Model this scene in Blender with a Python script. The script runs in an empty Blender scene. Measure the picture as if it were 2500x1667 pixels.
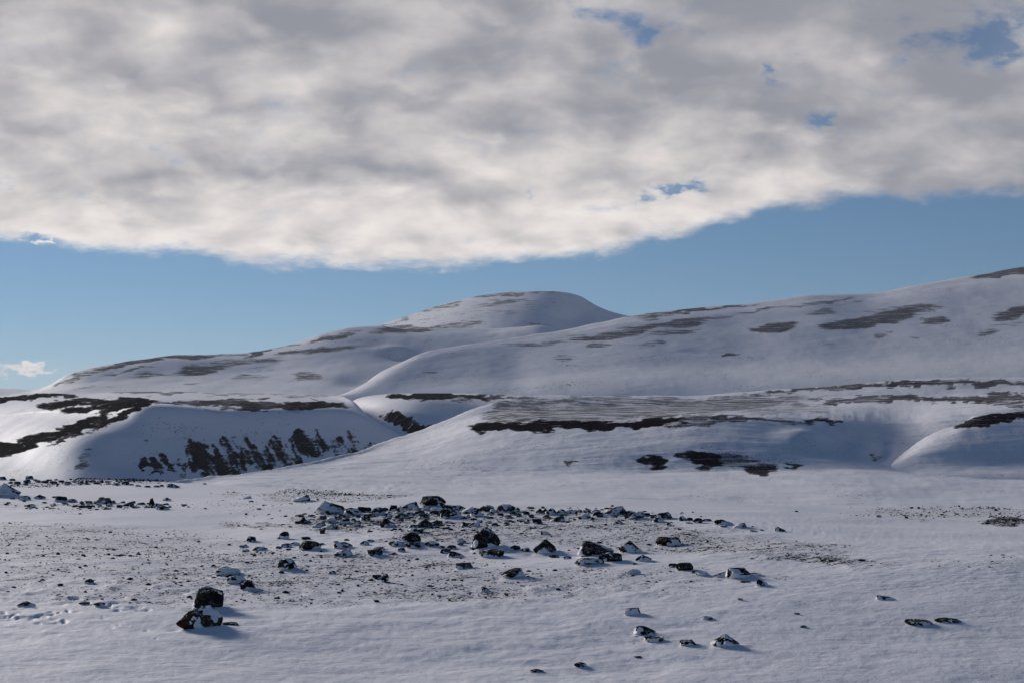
import bpy, math, random
import numpy as np

# ------------------------------------------------------------------ camera, sky, sun, exposure
SC = bpy.context.scene
COL = SC.collection
W0, H0 = 2500.0, 1667.0            # photograph size used for measuring
LENS, SENSOR = 50.0, 36.0
F = W0 * LENS / SENSOR
YH = 985.0                         # eye level in the photograph
CAM_H = 5.0                        # eye height above the snowfield, metres
PITCH = math.atan((YH - H0 / 2) / F)
SUN_AZ, SUN_EL = math.radians(-40), math.radians(15)   # left of the view direction (+Y)

cam = bpy.data.cameras.new("camera")
cam.lens = LENS; cam.sensor_width = SENSOR; cam.sensor_fit = 'HORIZONTAL'
cam.clip_start = 0.5; cam.clip_end = 60000
cam_o = bpy.data.objects.new("camera", cam); COL.objects.link(cam_o)
cam_o.location = (0, 0, CAM_H); cam_o.rotation_euler = (math.pi / 2 + PITCH, 0, 0)
SC.camera = cam_o

SC.view_settings.view_transform = 'Standard'
SC.view_settings.look = 'None'
SC.view_settings.exposure = -0.30
SC.view_settings.gamma = 1.0
SC.view_settings.use_curve_mapping = False
SC.cycles.use_denoising = True
SC.cycles.max_bounces = 3
SC.cycles.diffuse_bounces = 2
SC.cycles.caustics_reflective = False
SC.cycles.caustics_refractive = False

sun = bpy.data.lights.new("sun", 'SUN')
sun.energy = 5.0; sun.angle = math.radians(15.0); sun.color = (1.0, 0.935, 0.87)
sun_o = bpy.data.objects.new("sun", sun); COL.objects.link(sun_o)
sx, sy, sz = math.sin(SUN_AZ) * math.cos(SUN_EL), math.cos(SUN_AZ) * math.cos(SUN_EL), math.sin(SUN_EL)
from mathutils import Vector
sun_o.rotation_euler = Vector((sx, sy, sz)).to_track_quat('Z', 'Y').to_euler()


class NT:
    """small helper to write node graphs as expressions"""
    def __init__(self, tree):
        self.t = tree; tree.nodes.clear()
    def new(self, kind, **kw):
        n = self.t.nodes.new(kind)
        for k, v in kw.items():
            setattr(n, k, v)
        return n
    def put(self, sock, v):
        if isinstance(v, (int, float)):
            sock.default_value = v
        elif isinstance(v, (tuple, list)):
            v = tuple(v)
            if len(sock.default_value) == 4 and len(v) == 3: v = v + (1.0,)
            sock.default_value = v
        else:
            self.t.links.new(v, sock)
    def m(self, op, a, b=None, c=None, clamp=False):
        n = self.new('ShaderNodeMath', operation=op, use_clamp=clamp)
        self.put(n.inputs[0], a)
        if b is not None: self.put(n.inputs[1], b)
        if c is not None: self.put(n.inputs[2], c)
        return n.outputs[0]
    def add(self, *a):
        r = a[0]
        for b in a[1:]: r = self.m('ADD', r, b)
        return r
    def mul(self, *a):
        r = a[0]
        for b in a[1:]: r = self.m('MULTIPLY', r, b)
        return r
    def sub(self, a, b): return self.m('SUBTRACT', a, b)
    def div(self, a, b): return self.m('DIVIDE', a, b)
    def smooth(self, x, a, b, lo=0.0, hi=1.0):
        n = self.new('ShaderNodeMapRange', interpolation_type='SMOOTHSTEP', clamp=True)
        self.put(n.inputs[0], x); self.put(n.inputs[1], a); self.put(n.inputs[2], b)
        self.put(n.inputs[3], lo); self.put(n.inputs[4], hi)
        return n.outputs[0]
    def vec(self, x, y, z):
        n = self.new('ShaderNodeCombineXYZ')
        for i, v in enumerate((x, y, z)): self.put(n.inputs[i], v)
        return n.outputs[0]
    def sep(self, v):
        n = self.new('ShaderNodeSeparateXYZ'); self.put(n.inputs[0], v)
        return n.outputs
    def vm(self, op, a, b):
        n = self.new('ShaderNodeVectorMath', operation=op)
        self.put(n.inputs[0], a); self.put(n.inputs[1], b)
        return n.outputs[0]
    def noise(self, v, scale, detail=4.0, rough=0.5, dist=0.0, dim='3D'):
        n = self.new('ShaderNodeTexNoise', noise_dimensions=dim)
        self.put(n.inputs['Vector'], v); self.put(n.inputs['Scale'], scale)
        self.put(n.inputs['Detail'], detail); self.put(n.inputs['Roughness'], rough)
        self.put(n.inputs['Distortion'], dist)
        return n.outputs
    def mix(self, f, a, b):
        n = self.new('ShaderNodeMix', data_type='RGBA')
        self.put(n.inputs[0], f); self.put(n.inputs[6], a); self.put(n.inputs[7], b)
        return n.outputs[2]
    def curve(self, x, pts):
        n = self.new('ShaderNodeFloatCurve')
        c = n.mapping.curves[0]
        c.points[0].location = pts[0]; c.points[1].location = pts[-1]
        for p in pts[1:-1]: c.points.new(*p)
        n.mapping.use_clip = False
        n.mapping.extend = 'HORIZONTAL'
        n.mapping.update()
        self.put(n.inputs[1], x)
        return n.outputs[0]


world = bpy.data.worlds.new("World"); SC.world = world; world.use_nodes = True
world.cycles.sampling_method = 'MANUAL'; world.cycles.sample_map_resolution = 256
w = NT(world.node_tree)
sky = w.new('ShaderNodeTexSky', sky_type='NISHITA', sun_disc=False)
sky.sun_elevation = SUN_EL
sky.sun_rotation = SUN_AZ
sky.altitude = 600; sky.air_density = 1.0; sky.dust_density = 0.0; sky.ozone_density = 3.0
SKY_STRENGTH = 0.094
tc = w.new('ShaderNodeTexCoord')
dx, dy, dz = w.sep(tc.outputs['Generated'])
w.put(sky.inputs[0], w.vec(dx, dy, w.add(w.mul(w.m('MAXIMUM', dz, 0.0), 0.95), 0.065)))    # clear air: no yellow haze low down
blue = w.vm('MULTIPLY', sky.outputs[0], (0.77, 0.845, 0.93))
blue = w.vm('MULTIPLY', blue, (SKY_STRENGTH,) * 3)
ysafe = w.m('MAXIMUM', dy, 0.05)
u = w.div(dx, ysafe)                       # tangent of azimuth
t = w.div(dz, ysafe)                       # tangent of elevation
kz = w.m('MAXIMUM', w.add(dz, 0.25), 0.05)
qx, qy = w.div(dx, kz), w.div(dy, kz)      # point on the cloud deck
q = w.vec(qx, qy, 0.0)
kz2 = w.m('MAXIMUM', w.add(dz, 0.42), 0.05)
q2 = w.vec(w.div(dx, kz2), w.div(dy, kz2), 0.0)
wn = w.vm('SUBTRACT', w.noise(q2, 6.0, 3.0, 0.5)['Color'], (0.5, 0.5, 0.5))
qs = w.vm('ADD', q2, w.vm('MULTIPLY', wn, (0.06, 0.06, 0.0)))
def deck(off, shift=0.0):
    '''depth of cloud at a point of the deck (shifted towards the sun to find which side of a billow is lit)'''
    p = w.vm('ADD', qs, (off[0] + shift * sx, off[1] + shift * sy, 0))
    return w.noise(w.vm('MULTIPLY', p, (1.0, 1.15, 1.0)), 8.0, 6.0, 0.47)['Fac']
n_big = w.noise(w.vm('ADD', qs, (2.4, 0.9, 0)), 3.6, 2.0, 0.45)['Fac']
n_sh = deck((3.3, 5.2)); n_shs = deck((3.3, 5.2), 0.028)
n_mid = w.noise(w.vm('ADD', qs, (7.3, 2.1, 0)), 13.0, 6.0, 0.52)['Fac']
n_fine = w.noise(w.vm('ADD', q, (1.3, 9.1, 0)), 26.0, 5.0, 0.6)['Fac']
# front edge of the deck: tangent of elevation against azimuth
uu = w.m('MULTIPLY_ADD', u, 0.5, 0.5, clamp=True)
te = w.curve(uu, [(0.0, 0.17), (0.2, 0.135), (0.32, 0.117), (0.40, 0.104), (0.45, 0.0985), (0.5, 0.1015),
                  (0.55, 0.116), (0.59, 0.139), (0.63, 0.147), (0.68, 0.151), (0.8, 0.17), (1.0, 0.2)])
s_edge = w.sub(t, te)
bw = w.sep(w.noise(w.vec(w.mul(u, 1.0), w.mul(t, 1.8), 0.0), 22.0, 5.0, 0.62)['Color'])
ub = w.add(u, w.mul(w.sub(bw[0], 0.5), 0.085)); tb = w.add(t, w.mul(w.sub(bw[1], 0.5), 0.045))
def blob(cu, ct, ru, rt, amp):
    a = w.div(w.sub(ub, cu), ru); b = w.div(w.sub(tb, ct), rt)
    r2 = w.add(w.mul(a, a), w.mul(b, b))
    return w.mul(w.m('POWER', 2.718, w.mul(r2, -1.0)), amp)
def pu(x): return (x - 1250) / F
def pt(y): return (YH - y) / F
gaps = [(1570, 90, 55, 40, .24), (1510, 45, 60, 34, .17), (2330, 70, 120, 50, .24), (2450, 120, 80, 50, .24), (2240, 85, 60, 40, .15), (2420, 15, 120, 40, .2),
        (1885, 170, 22, 26, .20), (2010, 300, 40, 20, .20), (2025, 285, 26, 34, .22), (2130, 235, 50, 22, .17),
        (1660, 445, 60, 14, .36), (1580, 470, 28, 16, .3), (1295, 490, 22, 20, .26), (20, 440, 45, 18, .16), (1430, 30, 40, 30, .18),
        (1720, 80, 26, 20, .12), (1930, 55, 50, 16, .12), (60, 575, 50, 12, .2)]
cov = w.add(w.mul(s_edge, 30.0), 0.20)
cov = w.sub(w.m('MINIMUM', cov, 0.46), w.m('MAXIMUM', w.smooth(dz, 0.275, 0.40, 0.0, 0.9), w.smooth(dy, 0.62, 0.25, 0.0, 0.9)))   # a bank of cloud ahead; open sky overhead and behind
gap = 0.0
for gx, gy, rx, ry, a in gaps:
    gap = w.add(gap, blob(pu(gx), pt(gy), rx * 1.05 / F, ry * 1.05 / F, a * 1.15))
gap = w.m('MINIMUM', gap, 0.37)
cov = w.sub(cov, gap)
for gx, gy, rx, ry, a in [(50, 906, 120, 10, .30), (-60, 902, 140, 12, .30), (95, 592, 60, 11, .34), (30, 570, 60, 14, .2)]:
    cov = w.m('MAXIMUM', cov, w.sub(blob(pu(gx), pt(gy), rx / F, ry / F, a + 0.35), 0.30))
dens = w.add(cov, w.mul(w.sub(n_mid, 0.5), w.add(0.75, w.mul(gap, 3.0))), w.mul(w.sub(n_fine, 0.5), 0.30))
alpha = w.m('MAXIMUM', w.smooth(dens, 0.0, 0.42), w.mul(w.smooth(s_edge, 0.0, 0.05), w.smooth(dz, 0.24, 0.42, 0.16, 0.0)))
alpha = w.mul(alpha, w.smooth(dz, -0.02, 0.01))
# brightness: thin, sunward and near the deck's lit front edge = bright; thick bases = grey
edge_lit = w.mul(w.m('POWER', 2.718, w.mul(w.m('MAXIMUM', s_edge, 0.0), -15.0)), w.smooth(u, 0.02, 0.33, 1.0, 0.12))
relief = w.mul(w.sub(n_sh, n_shs), 3.6)
thin = w.smooth(n_sh, 0.56, 0.30)                    # thin places between the billows let light through
thick = w.mul(w.sub(n_big, 0.5), 1.9)
sunward = w.smooth(w.add(w.mul(dx, sx), w.mul(dy, sy)), 0.35, 0.95)
edge_raw = w.m('POWER', 2.718, w.mul(w.m('MAXIMUM', s_edge, 0.0), -22.0))
lum = w.add(w.smooth(u, 0.05, 0.36, -0.15, -0.22), w.mul(edge_lit, 0.68), w.mul(thick, -0.62, w.sub(1.0, w.mul(edge_raw, 0.5))), w.mul(thin, 0.55, w.sub(1.0, w.mul(edge_raw, 0.4))),
            w.mul(relief, 0.60), w.mul(sunward, 0.15), w.smooth(s_edge, 0.02, 0.13, 0.03, -0.11), w.mul(w.sub(n_mid, 0.5), -0.22), w.mul(w.sub(n_fine, 0.5), w.mul(edge_raw, 0.22)), w.smooth(dens, 0.0, 0.5, 0.16, 0.0))
lumc = w.smooth(w.sub(lum, 0.19), -0.55, 0.95)
cloud = w.mix(lumc, (0.35, 0.36, 0.415), (1.16, 1.08, 1.025))
col = w.mix(alpha, blue, cloud)
bg = w.new('ShaderNodeBackground'); w.put(bg.inputs[0], col); bg.inputs[1].default_value = 1.0
wo = w.new('ShaderNodeOutputWorld'); w.t.links.new(bg.outputs[0], wo.inputs[0])

# ------------------------------------------------------------------ measuring helpers
CP, SP = math.cos(PITCH), math.sin(PITCH)
def ray(px, py):
    xc = (np.asarray(px, float) - W0 / 2) / F; yc = (H0 / 2 - np.asarray(py, float)) / F
    ddy = CP - yc * SP
    return xc / ddy, (SP + yc * CP) / ddy          # X/Y and (Z-h)/Y
def project(x, y, z):
    v = z - CAM_H
    zc = y * CP + v * SP
    return W0 / 2 + F * x / zc, H0 / 2 - F * (v * CP - y * SP) / zc

# ------------------------------------------------------------------ numpy noise
def _h(ix, iy, seed):
    n = (ix.astype(np.int64) * 374761393 + iy.astype(np.int64) * 668265263 + seed * 974711) & 0x7fffffff
    n = ((n ^ (n >> 13)) * 1274126177) & 0x7fffffff
    return ((n ^ (n >> 16)) & 0xffff) / 65535.0
def vnoise(x, y, seed=0):
    ix, iy = np.floor(x), np.floor(y); fx, fy = x - ix, y - iy
    fx = fx * fx * fx * (fx * (fx * 6 - 15) + 10); fy = fy * fy * fy * (fy * (fy * 6 - 15) + 10)
    a, b = _h(ix, iy, seed), _h(ix + 1, iy, seed); c, d = _h(ix, iy + 1, seed), _h(ix + 1, iy + 1, seed)
    return (a + (b - a) * fx) * (1 - fy) + (c + (d - c) * fx) * fy - 0.5
def fbm(x, y, seed=0, octv=4, gain=0.5, lac=2.03):
    r = 0; a = 1.0
    for o in range(octv):
        c, s = math.cos(o * 0.7), math.sin(o * 0.7)
        r = r + a * vnoise((x * c - y * s) * lac ** o + 17.3 * o, (x * s + y * c) * lac ** o - 9.1 * o, seed + o); a *= gain
    return r
def noise3(p, seed):
    return (vnoise(p[:, 0] + 5.2, p[:, 1] + p[:, 2] * 0.83, seed) + vnoise(p[:, 1] - 3.1, p[:, 2] + p[:, 0] * 0.71, seed + 7)
            + vnoise(p[:, 2] + 1.7, p[:, 0] - p[:, 1] * 0.77, seed + 13)) / 1.5

def pchip_slopes(x, y):
    """monotone cubic slopes down axis 0 (arrays K x N)"""
    h = np.diff(x, axis=0); dlt = np.diff(y, axis=0) / h
    m = np.zeros_like(y)
    w1 = 2 * h[1:] + h[:-1]; w2 = h[1:] + 2 * h[:-1]
    d0, d1 = dlt[:-1], dlt[1:]
    ok = d0 * d1 > 0
    with np.errstate(divide='ignore', invalid='ignore'):
        mm = (w1 + w2) / (w1 / np.where(d0 == 0, 1, d0) + w2 / np.where(d1 == 0, 1, d1))
    m[1:-1] = np.where(ok, mm, 0)
    m[0] = dlt[0]; m[-1] = dlt[-1]
    return m
def pchip1(xs, pts):
    p = np.array(pts, float); xk, yk = p[:, 0], p[:, 1]
    m = pchip_slopes(xk[:, None], yk[:, None])[:, 0]
    xs = np.clip(xs, xk[0], xk[-1])
    i = np.clip(np.searchsorted(xk, xs) - 1, 0, len(xk) - 2)
    h = xk[i + 1] - xk[i]; s = (xs - xk[i]) / h
    return ((1 + 2 * s) * (1 - s) ** 2 * yk[i] + s * (1 - s) ** 2 * h * m[i] + s * s * (3 - 2 * s) * yk[i + 1] + s * s * (s - 1) * h * m[i + 1])
def val(spec, px):
    if isinstance(spec, (int, float)): return np.full_like(px, float(spec))
    if len(spec) == 1: return np.full_like(px, float(spec[0][1]))
    return pchip1(px, spec)

def mesh_from_grid(name, X, Y, Z):
    R, C = X.shape
    me = bpy.data.meshes.new(name)
    co = np.stack([X, Y, Z], -1).reshape(-1, 3).astype(np.float32)
    me.vertices.add(R * C); me.vertices.foreach_set('co', co.ravel())
    i = np.arange(R * C).reshape(R, C)
    qd = np.stack([i[:-1, :-1], i[:-1, 1:], i[1:, 1:], i[1:, :-1]], -1).reshape(-1, 4).astype(np.int32)
    nq = len(qd)
    me.loops.add(nq * 4); me.loops.foreach_set('vertex_index', qd.ravel())
    me.polygons.add(nq); me.polygons.foreach_set('loop_start', np.arange(0, nq * 4, 4, dtype=np.int32))
    me.update(calc_edges=True)
    me.polygons.foreach_set('use_smooth', np.ones(nq, dtype=bool))
    return me
def attr(me, name, v):
    a = me.attributes.new(name, 'FLOAT', 'POINT'); a.data.foreach_set('value', np.ascontiguousarray(v, dtype=np.float32).ravel())

def columns(step, lo=-900, hi=3400):
    a = np.arange(-60, W0 + 60 + step, step)
    l = -60 - np.cumsum(np.full(int((-60 - lo) / (step * 4)), step * 4.0)); r = a[-1] + np.cumsum(np.full(int((hi - a[-1]) / (step * 4)), step * 4.0))
    return np.concatenate([l[::-1], a, r])

def loft(curves, step=4.0):
    """curves, near to far: (y pixels or ('z', metres), distance, rows up to the next curve). Returns X, Y, Z, grids."""
    px0 = columns(step)
    uc, _ = ray(px0, YH)
    D, Z = [], []
    for spec, dist, rows in curves:
        d = val(dist, px0)
        if isinstance(spec, tuple) and spec[0] == 'z':
            z = val(spec[1], px0)
        else:
            px = px0.copy()
            for _ in range(3):
                py = val(spec, px)
                yc = (H0 / 2 - py) / F
                px = W0 / 2 + uc * F * (CP - yc * SP)
            _, tz = ray(px, py)
            z = CAM_H + d * tz
        D.append(d); Z.append(z)
    D, Z = np.array(D), np.array(Z)
    for k in range(len(D)):                       # ease the measured lines sideways; crests keep their shape
        sg = 2.0 if curves[k][2] in (4, 6) else 9.0
        x = np.arange(-30, 31); ker = np.exp(-.5 * (x / sg) ** 2); ker /= ker.sum()
        for A in (D, Z): A[k] = np.convolve(np.pad(A[k], 30, 'edge'), ker, 'valid')
    for k in range(1, len(D)): D[k] = np.maximum(D[k], D[k - 1] * 1.004)
    M = pchip_slopes(D, Z)
    rd, rz = [], []
    for k in range(len(D) - 1):
        n = curves[k][2]
        h = D[k + 1] - D[k]
        for j in range(n):
            s = j / n
            rd.append(D[k] + h * s)
            rz.append((1 + 2 * s) * (1 - s) ** 2 * Z[k] + s * (1 - s) ** 2 * h * M[k] + s * s * (3 - 2 * s) * Z[k + 1] + s * s * (s - 1) * h * M[k + 1])
    rd.append(D[-1]); rz.append(Z[-1])
    Y, Zg = np.array(rd), np.array(rz)
    return Y * uc[None, :], Y, Zg

# ------------------------------------------------------------------ materials
def mat(name):
    m = bpy.data.materials.new(name); m.use_nodes = True
    return m, NT(m.node_tree)
def finish(n, rock, bump, distance, snow=None, cover=0.0):
    """dull stone, mixed with snow (which glances light forward when backlit) where cover is 1"""
    bp = n.new('ShaderNodeBump'); bp.inputs['Strength'].default_value = 1.0; bp.inputs['Distance'].default_value = distance
    n.put(bp.inputs['Height'], bump)
    o = n.new('ShaderNodeOutputMaterial'); out = None
    if rock is not None:
        d = n.new('ShaderNodeBsdfDiffuse'); n.put(d.inputs['Color'], rock); d.inputs['Roughness'].default_value = 0.2
        n.t.links.new(bp.outputs[0], d.inputs['Normal']); out = d.outputs[0]
    if snow is not None:
        b = n.new('ShaderNodeBsdfPrincipled')
        n.put(b.inputs['Base Color'], snow); b.inputs['Roughness'].default_value = SNOW_ROUGH; b.inputs['Specular IOR Level'].default_value = SNOW_SPEC
        n.t.links.new(bp.outputs[0], b.inputs['Normal'])
        if rock is None: out = b.outputs[0]
        else:
            mx = n.new('ShaderNodeMixShader'); n.put(mx.inputs[0], cover); n.t.links.new(out, mx.inputs[1]); n.t.links.new(b.outputs[0], mx.inputs[2]); out = mx.outputs[0]
    n.t.links.new(out, o.inputs[0])

SNOW_ROUGH, SNOW_SPEC = 0.68, 0.30
SNOW = (0.765, 0.752, 0.78)
def hill_material(name, streak, blot, sharp=0.16, bump_scale=(0.3, 0.3, 0.3), bump_d=0.15, rock=(0.040, 0.038, 0.040), slant=0.12, amp=1.1, speck=0.5):
    """wind-packed snow; attribute 'bare' says where stony ground is blown free, noise breaks it into streaks"""
    m, n = mat(name)
    pos = n.new('ShaderNodeNewGeometry').outputs['Position']
    a = n.new('ShaderNodeAttribute', attribute_name='bare').outputs['Fac']
    n1 = n.noise(n.vm('MULTIPLY', pos, streak), 1.0, 5.0, 0.66, 0.2)['Fac']
    n2 = n.noise(n.vm('MULTIPLY', pos, blot), 1.0, 5.0, 0.6)['Fac']
    mask = n.smooth(n.add(a, n.mul(n.sub(n2, 0.5), amp * 0.55), n.mul(n.sub(n1, 0.5), amp * 0.5)), 0.27 - sharp, 0.27 + sharp)
    fill = n.smooth(a, 0.30, 1.0)                       # how much of the patch is blown bare; the rest keeps snow between the stones
    st = n.smooth(n.add(n1, n.mul(n.sub(fill, 0.50), 0.40)), 0.41, 0.61)
    f = n.mul(mask, n.add(n.mul(fill, fill, 0.42), n.mul(st, n.sub(0.95, n.mul(fill, fill, 0.36)))), n.smooth(a, 0.02, 0.18))
    gr = n.noise(n.vm('MULTIPLY', pos, (speck * 1.1, speck * 1.0, speck * 1.7)), 1.0, 4.0, 0.7)['Fac']
    f = n.mul(f, n.sub(1.0, n.mul(n.smooth(gr, 0.58, 0.42), n.sub(0.78, n.mul(fill, 0.76)))))      # snow lodged between the stones
    px_, py_, pz_ = n.sep(pos)
    dv = n.vec(n.mul(px_, bump_scale[0]), n.mul(py_, bump_scale[1]), n.mul(n.sub(pz_, n.mul(px_, slant)), bump_scale[2]))
    nb = n.noise(dv, 1.0, 7.0, 0.62, 0.2)['Fac']
    tint = n.noise(n.vm('MULTIPLY', dv, (1.0, 1.0, 1.0)), 0.4, 4.0, 0.6)['Fac']
    snow = n.mix(n.smooth(tint, 0.3, 0.7), SNOW, tuple(c * 0.955 for c in SNOW))
    sp = n.noise(n.vm('MULTIPLY', pos, (speck, speck * .8, speck * 1.6)), 1.0, 3.0, 0.6)['Fac']
    sz_ = n.noise(n.vm('MULTIPLY', pos, (speck * .03, speck * .03, speck * .10)), 1.0, 3.0, 0.6)['Fac']
    f = n.m('MAXIMUM', f, n.mul(n.smooth(n.add(sp, n.mul(n.sub(sz_, 0.5), 0.5)), 0.655, 0.73), 0.8))
    rk = n.mix(n2, tuple(c * 0.6 for c in rock), tuple(c * 1.7 for c in rock))
    finish(n, rk, n.add(nb, n.mul(f, -0.3)), bump_d, snow, n.sub(1.0, f))
    return m

# ------------------------------------------------------------------ bare-ground shapes: (x, y, half width, half height, angle, strength)
def bare_field(px, py, shapes, wx=70.0, wy=14.0, warp=1.0, seed=3, soft=.55, grow=1.0):
    ex = px + fbm(px / wx, py / wy, seed, 4, .55) * wx * 0.9 * warp
    ey = py + fbm(px / wx + 40, py / wy, seed + 9, 4, .55) * wy * 1.3 * warp
    r = np.zeros_like(px)
    for cx, cy, rx, ry, ang, st in shapes:
        c, s = math.cos(math.radians(ang)), math.sin(math.radians(ang))
        dxp, dyp = ex - cx, ey - cy
        a = (dxp * c - dyp * s) / (rx * grow); b = (dxp * s + dyp * c) / (ry * grow)
        r2 = a * a + b * b
        q_ = np.clip((np.sqrt(r2) - soft) / (1.25 - soft), 0, 1); r = np.maximum(r, st * (1 - q_ * q_ * (3 - 2 * q_)))
    return r

def hill(name, curves, material, shapes=(), rough=0.0, step=4.0, dents=(), extra=None, wx=70., wy=14., warp=1.0, kind='structure', rfreq=1.0, streaky=1.0, cap=2.0, soft=.55):
    X, Y, Z = loft(curves, step)
    px, py = project(X, Y, Z)
    for cx, cy, rx, ry, amp in dents:
        Z += amp * np.exp(-((px - cx) / rx) ** 2 - ((py - cy) / ry) ** 2)
    if rough:
        sc = rfreq / Y.mean()
        Z += rough * (fbm(X * sc * 18, Y * sc * 9, 11, 5, 0.5) + 0.35 * fbm(X * sc * 90, Y * sc * 40, 23, 4, 0.55) * streaky)
    if extra is not None: Z = extra(X, Y, Z, px, py)
    px, py = project(X, Y, Z)
    me = mesh_from_grid(name, X, Y, Z)
    bf = bare_field(px, py, [q_[:5] + (q_[5] + .09,) for q_ in shapes], wx, wy, warp, grow=1.2 if soft > .5 else 1.32, soft=soft) if shapes else np.zeros(X.shape)
    attr(me, 'bare', np.minimum(bf, cap))
    o = bpy.data.objects.new(name, me); COL.objects.link(o); me.materials.append(material)
    o['kind'] = kind
    return o

def back(dist, crest, drop, base, k=1.0):
    """rows behind a crest: rounding off and falling away"""
    dd = lambda f: [(x, d * f) for x, d in dist] if not isinstance(dist, (int, float)) else dist * f
    return [(('z', [(x, CAM_H + ((YH - y) / F) * 1.0 * dv * 1.0 - drop * 0.10) for (x, y), dv in crest]), dd(1 + .035 * k), 5),
            (('z', [(x, CAM_H + ((YH - y) / F) * dv - drop * 0.5) for (x, y), dv in crest]), dd(1 + .12 * k), 5),
            (('z', base), dd(1 + .35 * k), 1)]
def with_d(crest, dist):
    xs = np.array([c[0] for c in crest], float)
    return list(zip(crest, val(dist, xs)))

# ------------------------------------------------------------------ far ground, distant hill, mountain, hills
def far_ground():
    X = np.linspace(-1, 1, 61)[None, :] * 14000 * np.ones((61, 1)); Y = (np.linspace(0, 1, 61)[:, None] ** 2) * 15500 * np.ones((1, 61)) - 1500
    Z = -32 + 6 * fbm(X / 900, Y / 900, 5, 3)
    me = mesh_from_grid('snow_plain', X, Y, Z); attr(me, 'bare', np.zeros(X.size))
    o = bpy.data.objects.new('snow_plain', me); COL.objects.link(o); o['kind'] = 'structure'
    me.materials.append(M_FAR)

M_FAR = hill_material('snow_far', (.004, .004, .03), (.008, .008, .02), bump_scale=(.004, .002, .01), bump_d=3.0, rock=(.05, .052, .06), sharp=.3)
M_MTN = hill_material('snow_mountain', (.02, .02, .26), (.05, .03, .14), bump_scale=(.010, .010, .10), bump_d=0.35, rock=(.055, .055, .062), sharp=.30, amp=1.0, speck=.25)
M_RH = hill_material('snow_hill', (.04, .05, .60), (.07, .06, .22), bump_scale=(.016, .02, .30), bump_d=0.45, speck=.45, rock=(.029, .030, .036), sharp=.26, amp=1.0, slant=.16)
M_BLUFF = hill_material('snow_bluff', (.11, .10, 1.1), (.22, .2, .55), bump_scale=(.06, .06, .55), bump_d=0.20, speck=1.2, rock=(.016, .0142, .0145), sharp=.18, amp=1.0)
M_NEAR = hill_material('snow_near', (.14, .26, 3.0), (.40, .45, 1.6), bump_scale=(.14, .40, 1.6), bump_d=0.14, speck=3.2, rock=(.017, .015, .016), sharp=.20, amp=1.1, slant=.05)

far_ground()

H_DIST = [(-900, 935), (-300, 928), (-60, 941), (0, 946), (60, 950), (140, 962), (400, 985), (3400, 990)]
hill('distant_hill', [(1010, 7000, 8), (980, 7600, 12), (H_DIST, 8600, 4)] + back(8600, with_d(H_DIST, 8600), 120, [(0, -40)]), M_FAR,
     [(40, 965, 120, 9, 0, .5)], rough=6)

MT = [(-900, 1010), (500, 985), (700, 900), (780, 850), (860, 812), (925, 794), (994, 773), (1073, 746), (1120, 734), (1169, 724), (1230, 717), (1303, 713), (1360, 713),
      (1392, 717), (1420, 725), (1443, 740), (1489, 761), (1532, 771), (1600, 783), (1800, 800), (2200, 860), (3400, 985)]
MTm = [(x, y + (970 - y) * .45) for x, y in MT]
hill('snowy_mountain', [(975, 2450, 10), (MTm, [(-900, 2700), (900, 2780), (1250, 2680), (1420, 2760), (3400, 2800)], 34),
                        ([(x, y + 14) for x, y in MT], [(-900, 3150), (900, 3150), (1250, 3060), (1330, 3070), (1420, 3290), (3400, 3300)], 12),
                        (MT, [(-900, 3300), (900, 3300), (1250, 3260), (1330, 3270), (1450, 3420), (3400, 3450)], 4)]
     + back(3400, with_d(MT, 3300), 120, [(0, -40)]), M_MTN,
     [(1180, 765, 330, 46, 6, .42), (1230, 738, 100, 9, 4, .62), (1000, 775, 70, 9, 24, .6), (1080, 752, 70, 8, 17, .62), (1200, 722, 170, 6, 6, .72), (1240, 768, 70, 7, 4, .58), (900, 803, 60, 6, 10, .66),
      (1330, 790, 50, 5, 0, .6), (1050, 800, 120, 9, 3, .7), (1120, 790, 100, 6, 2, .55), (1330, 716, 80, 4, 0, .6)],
     rough=2.2, warp=.6, cap=.74, soft=.30, dents=[(1402, 768, 40, 18, -13)])

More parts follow.
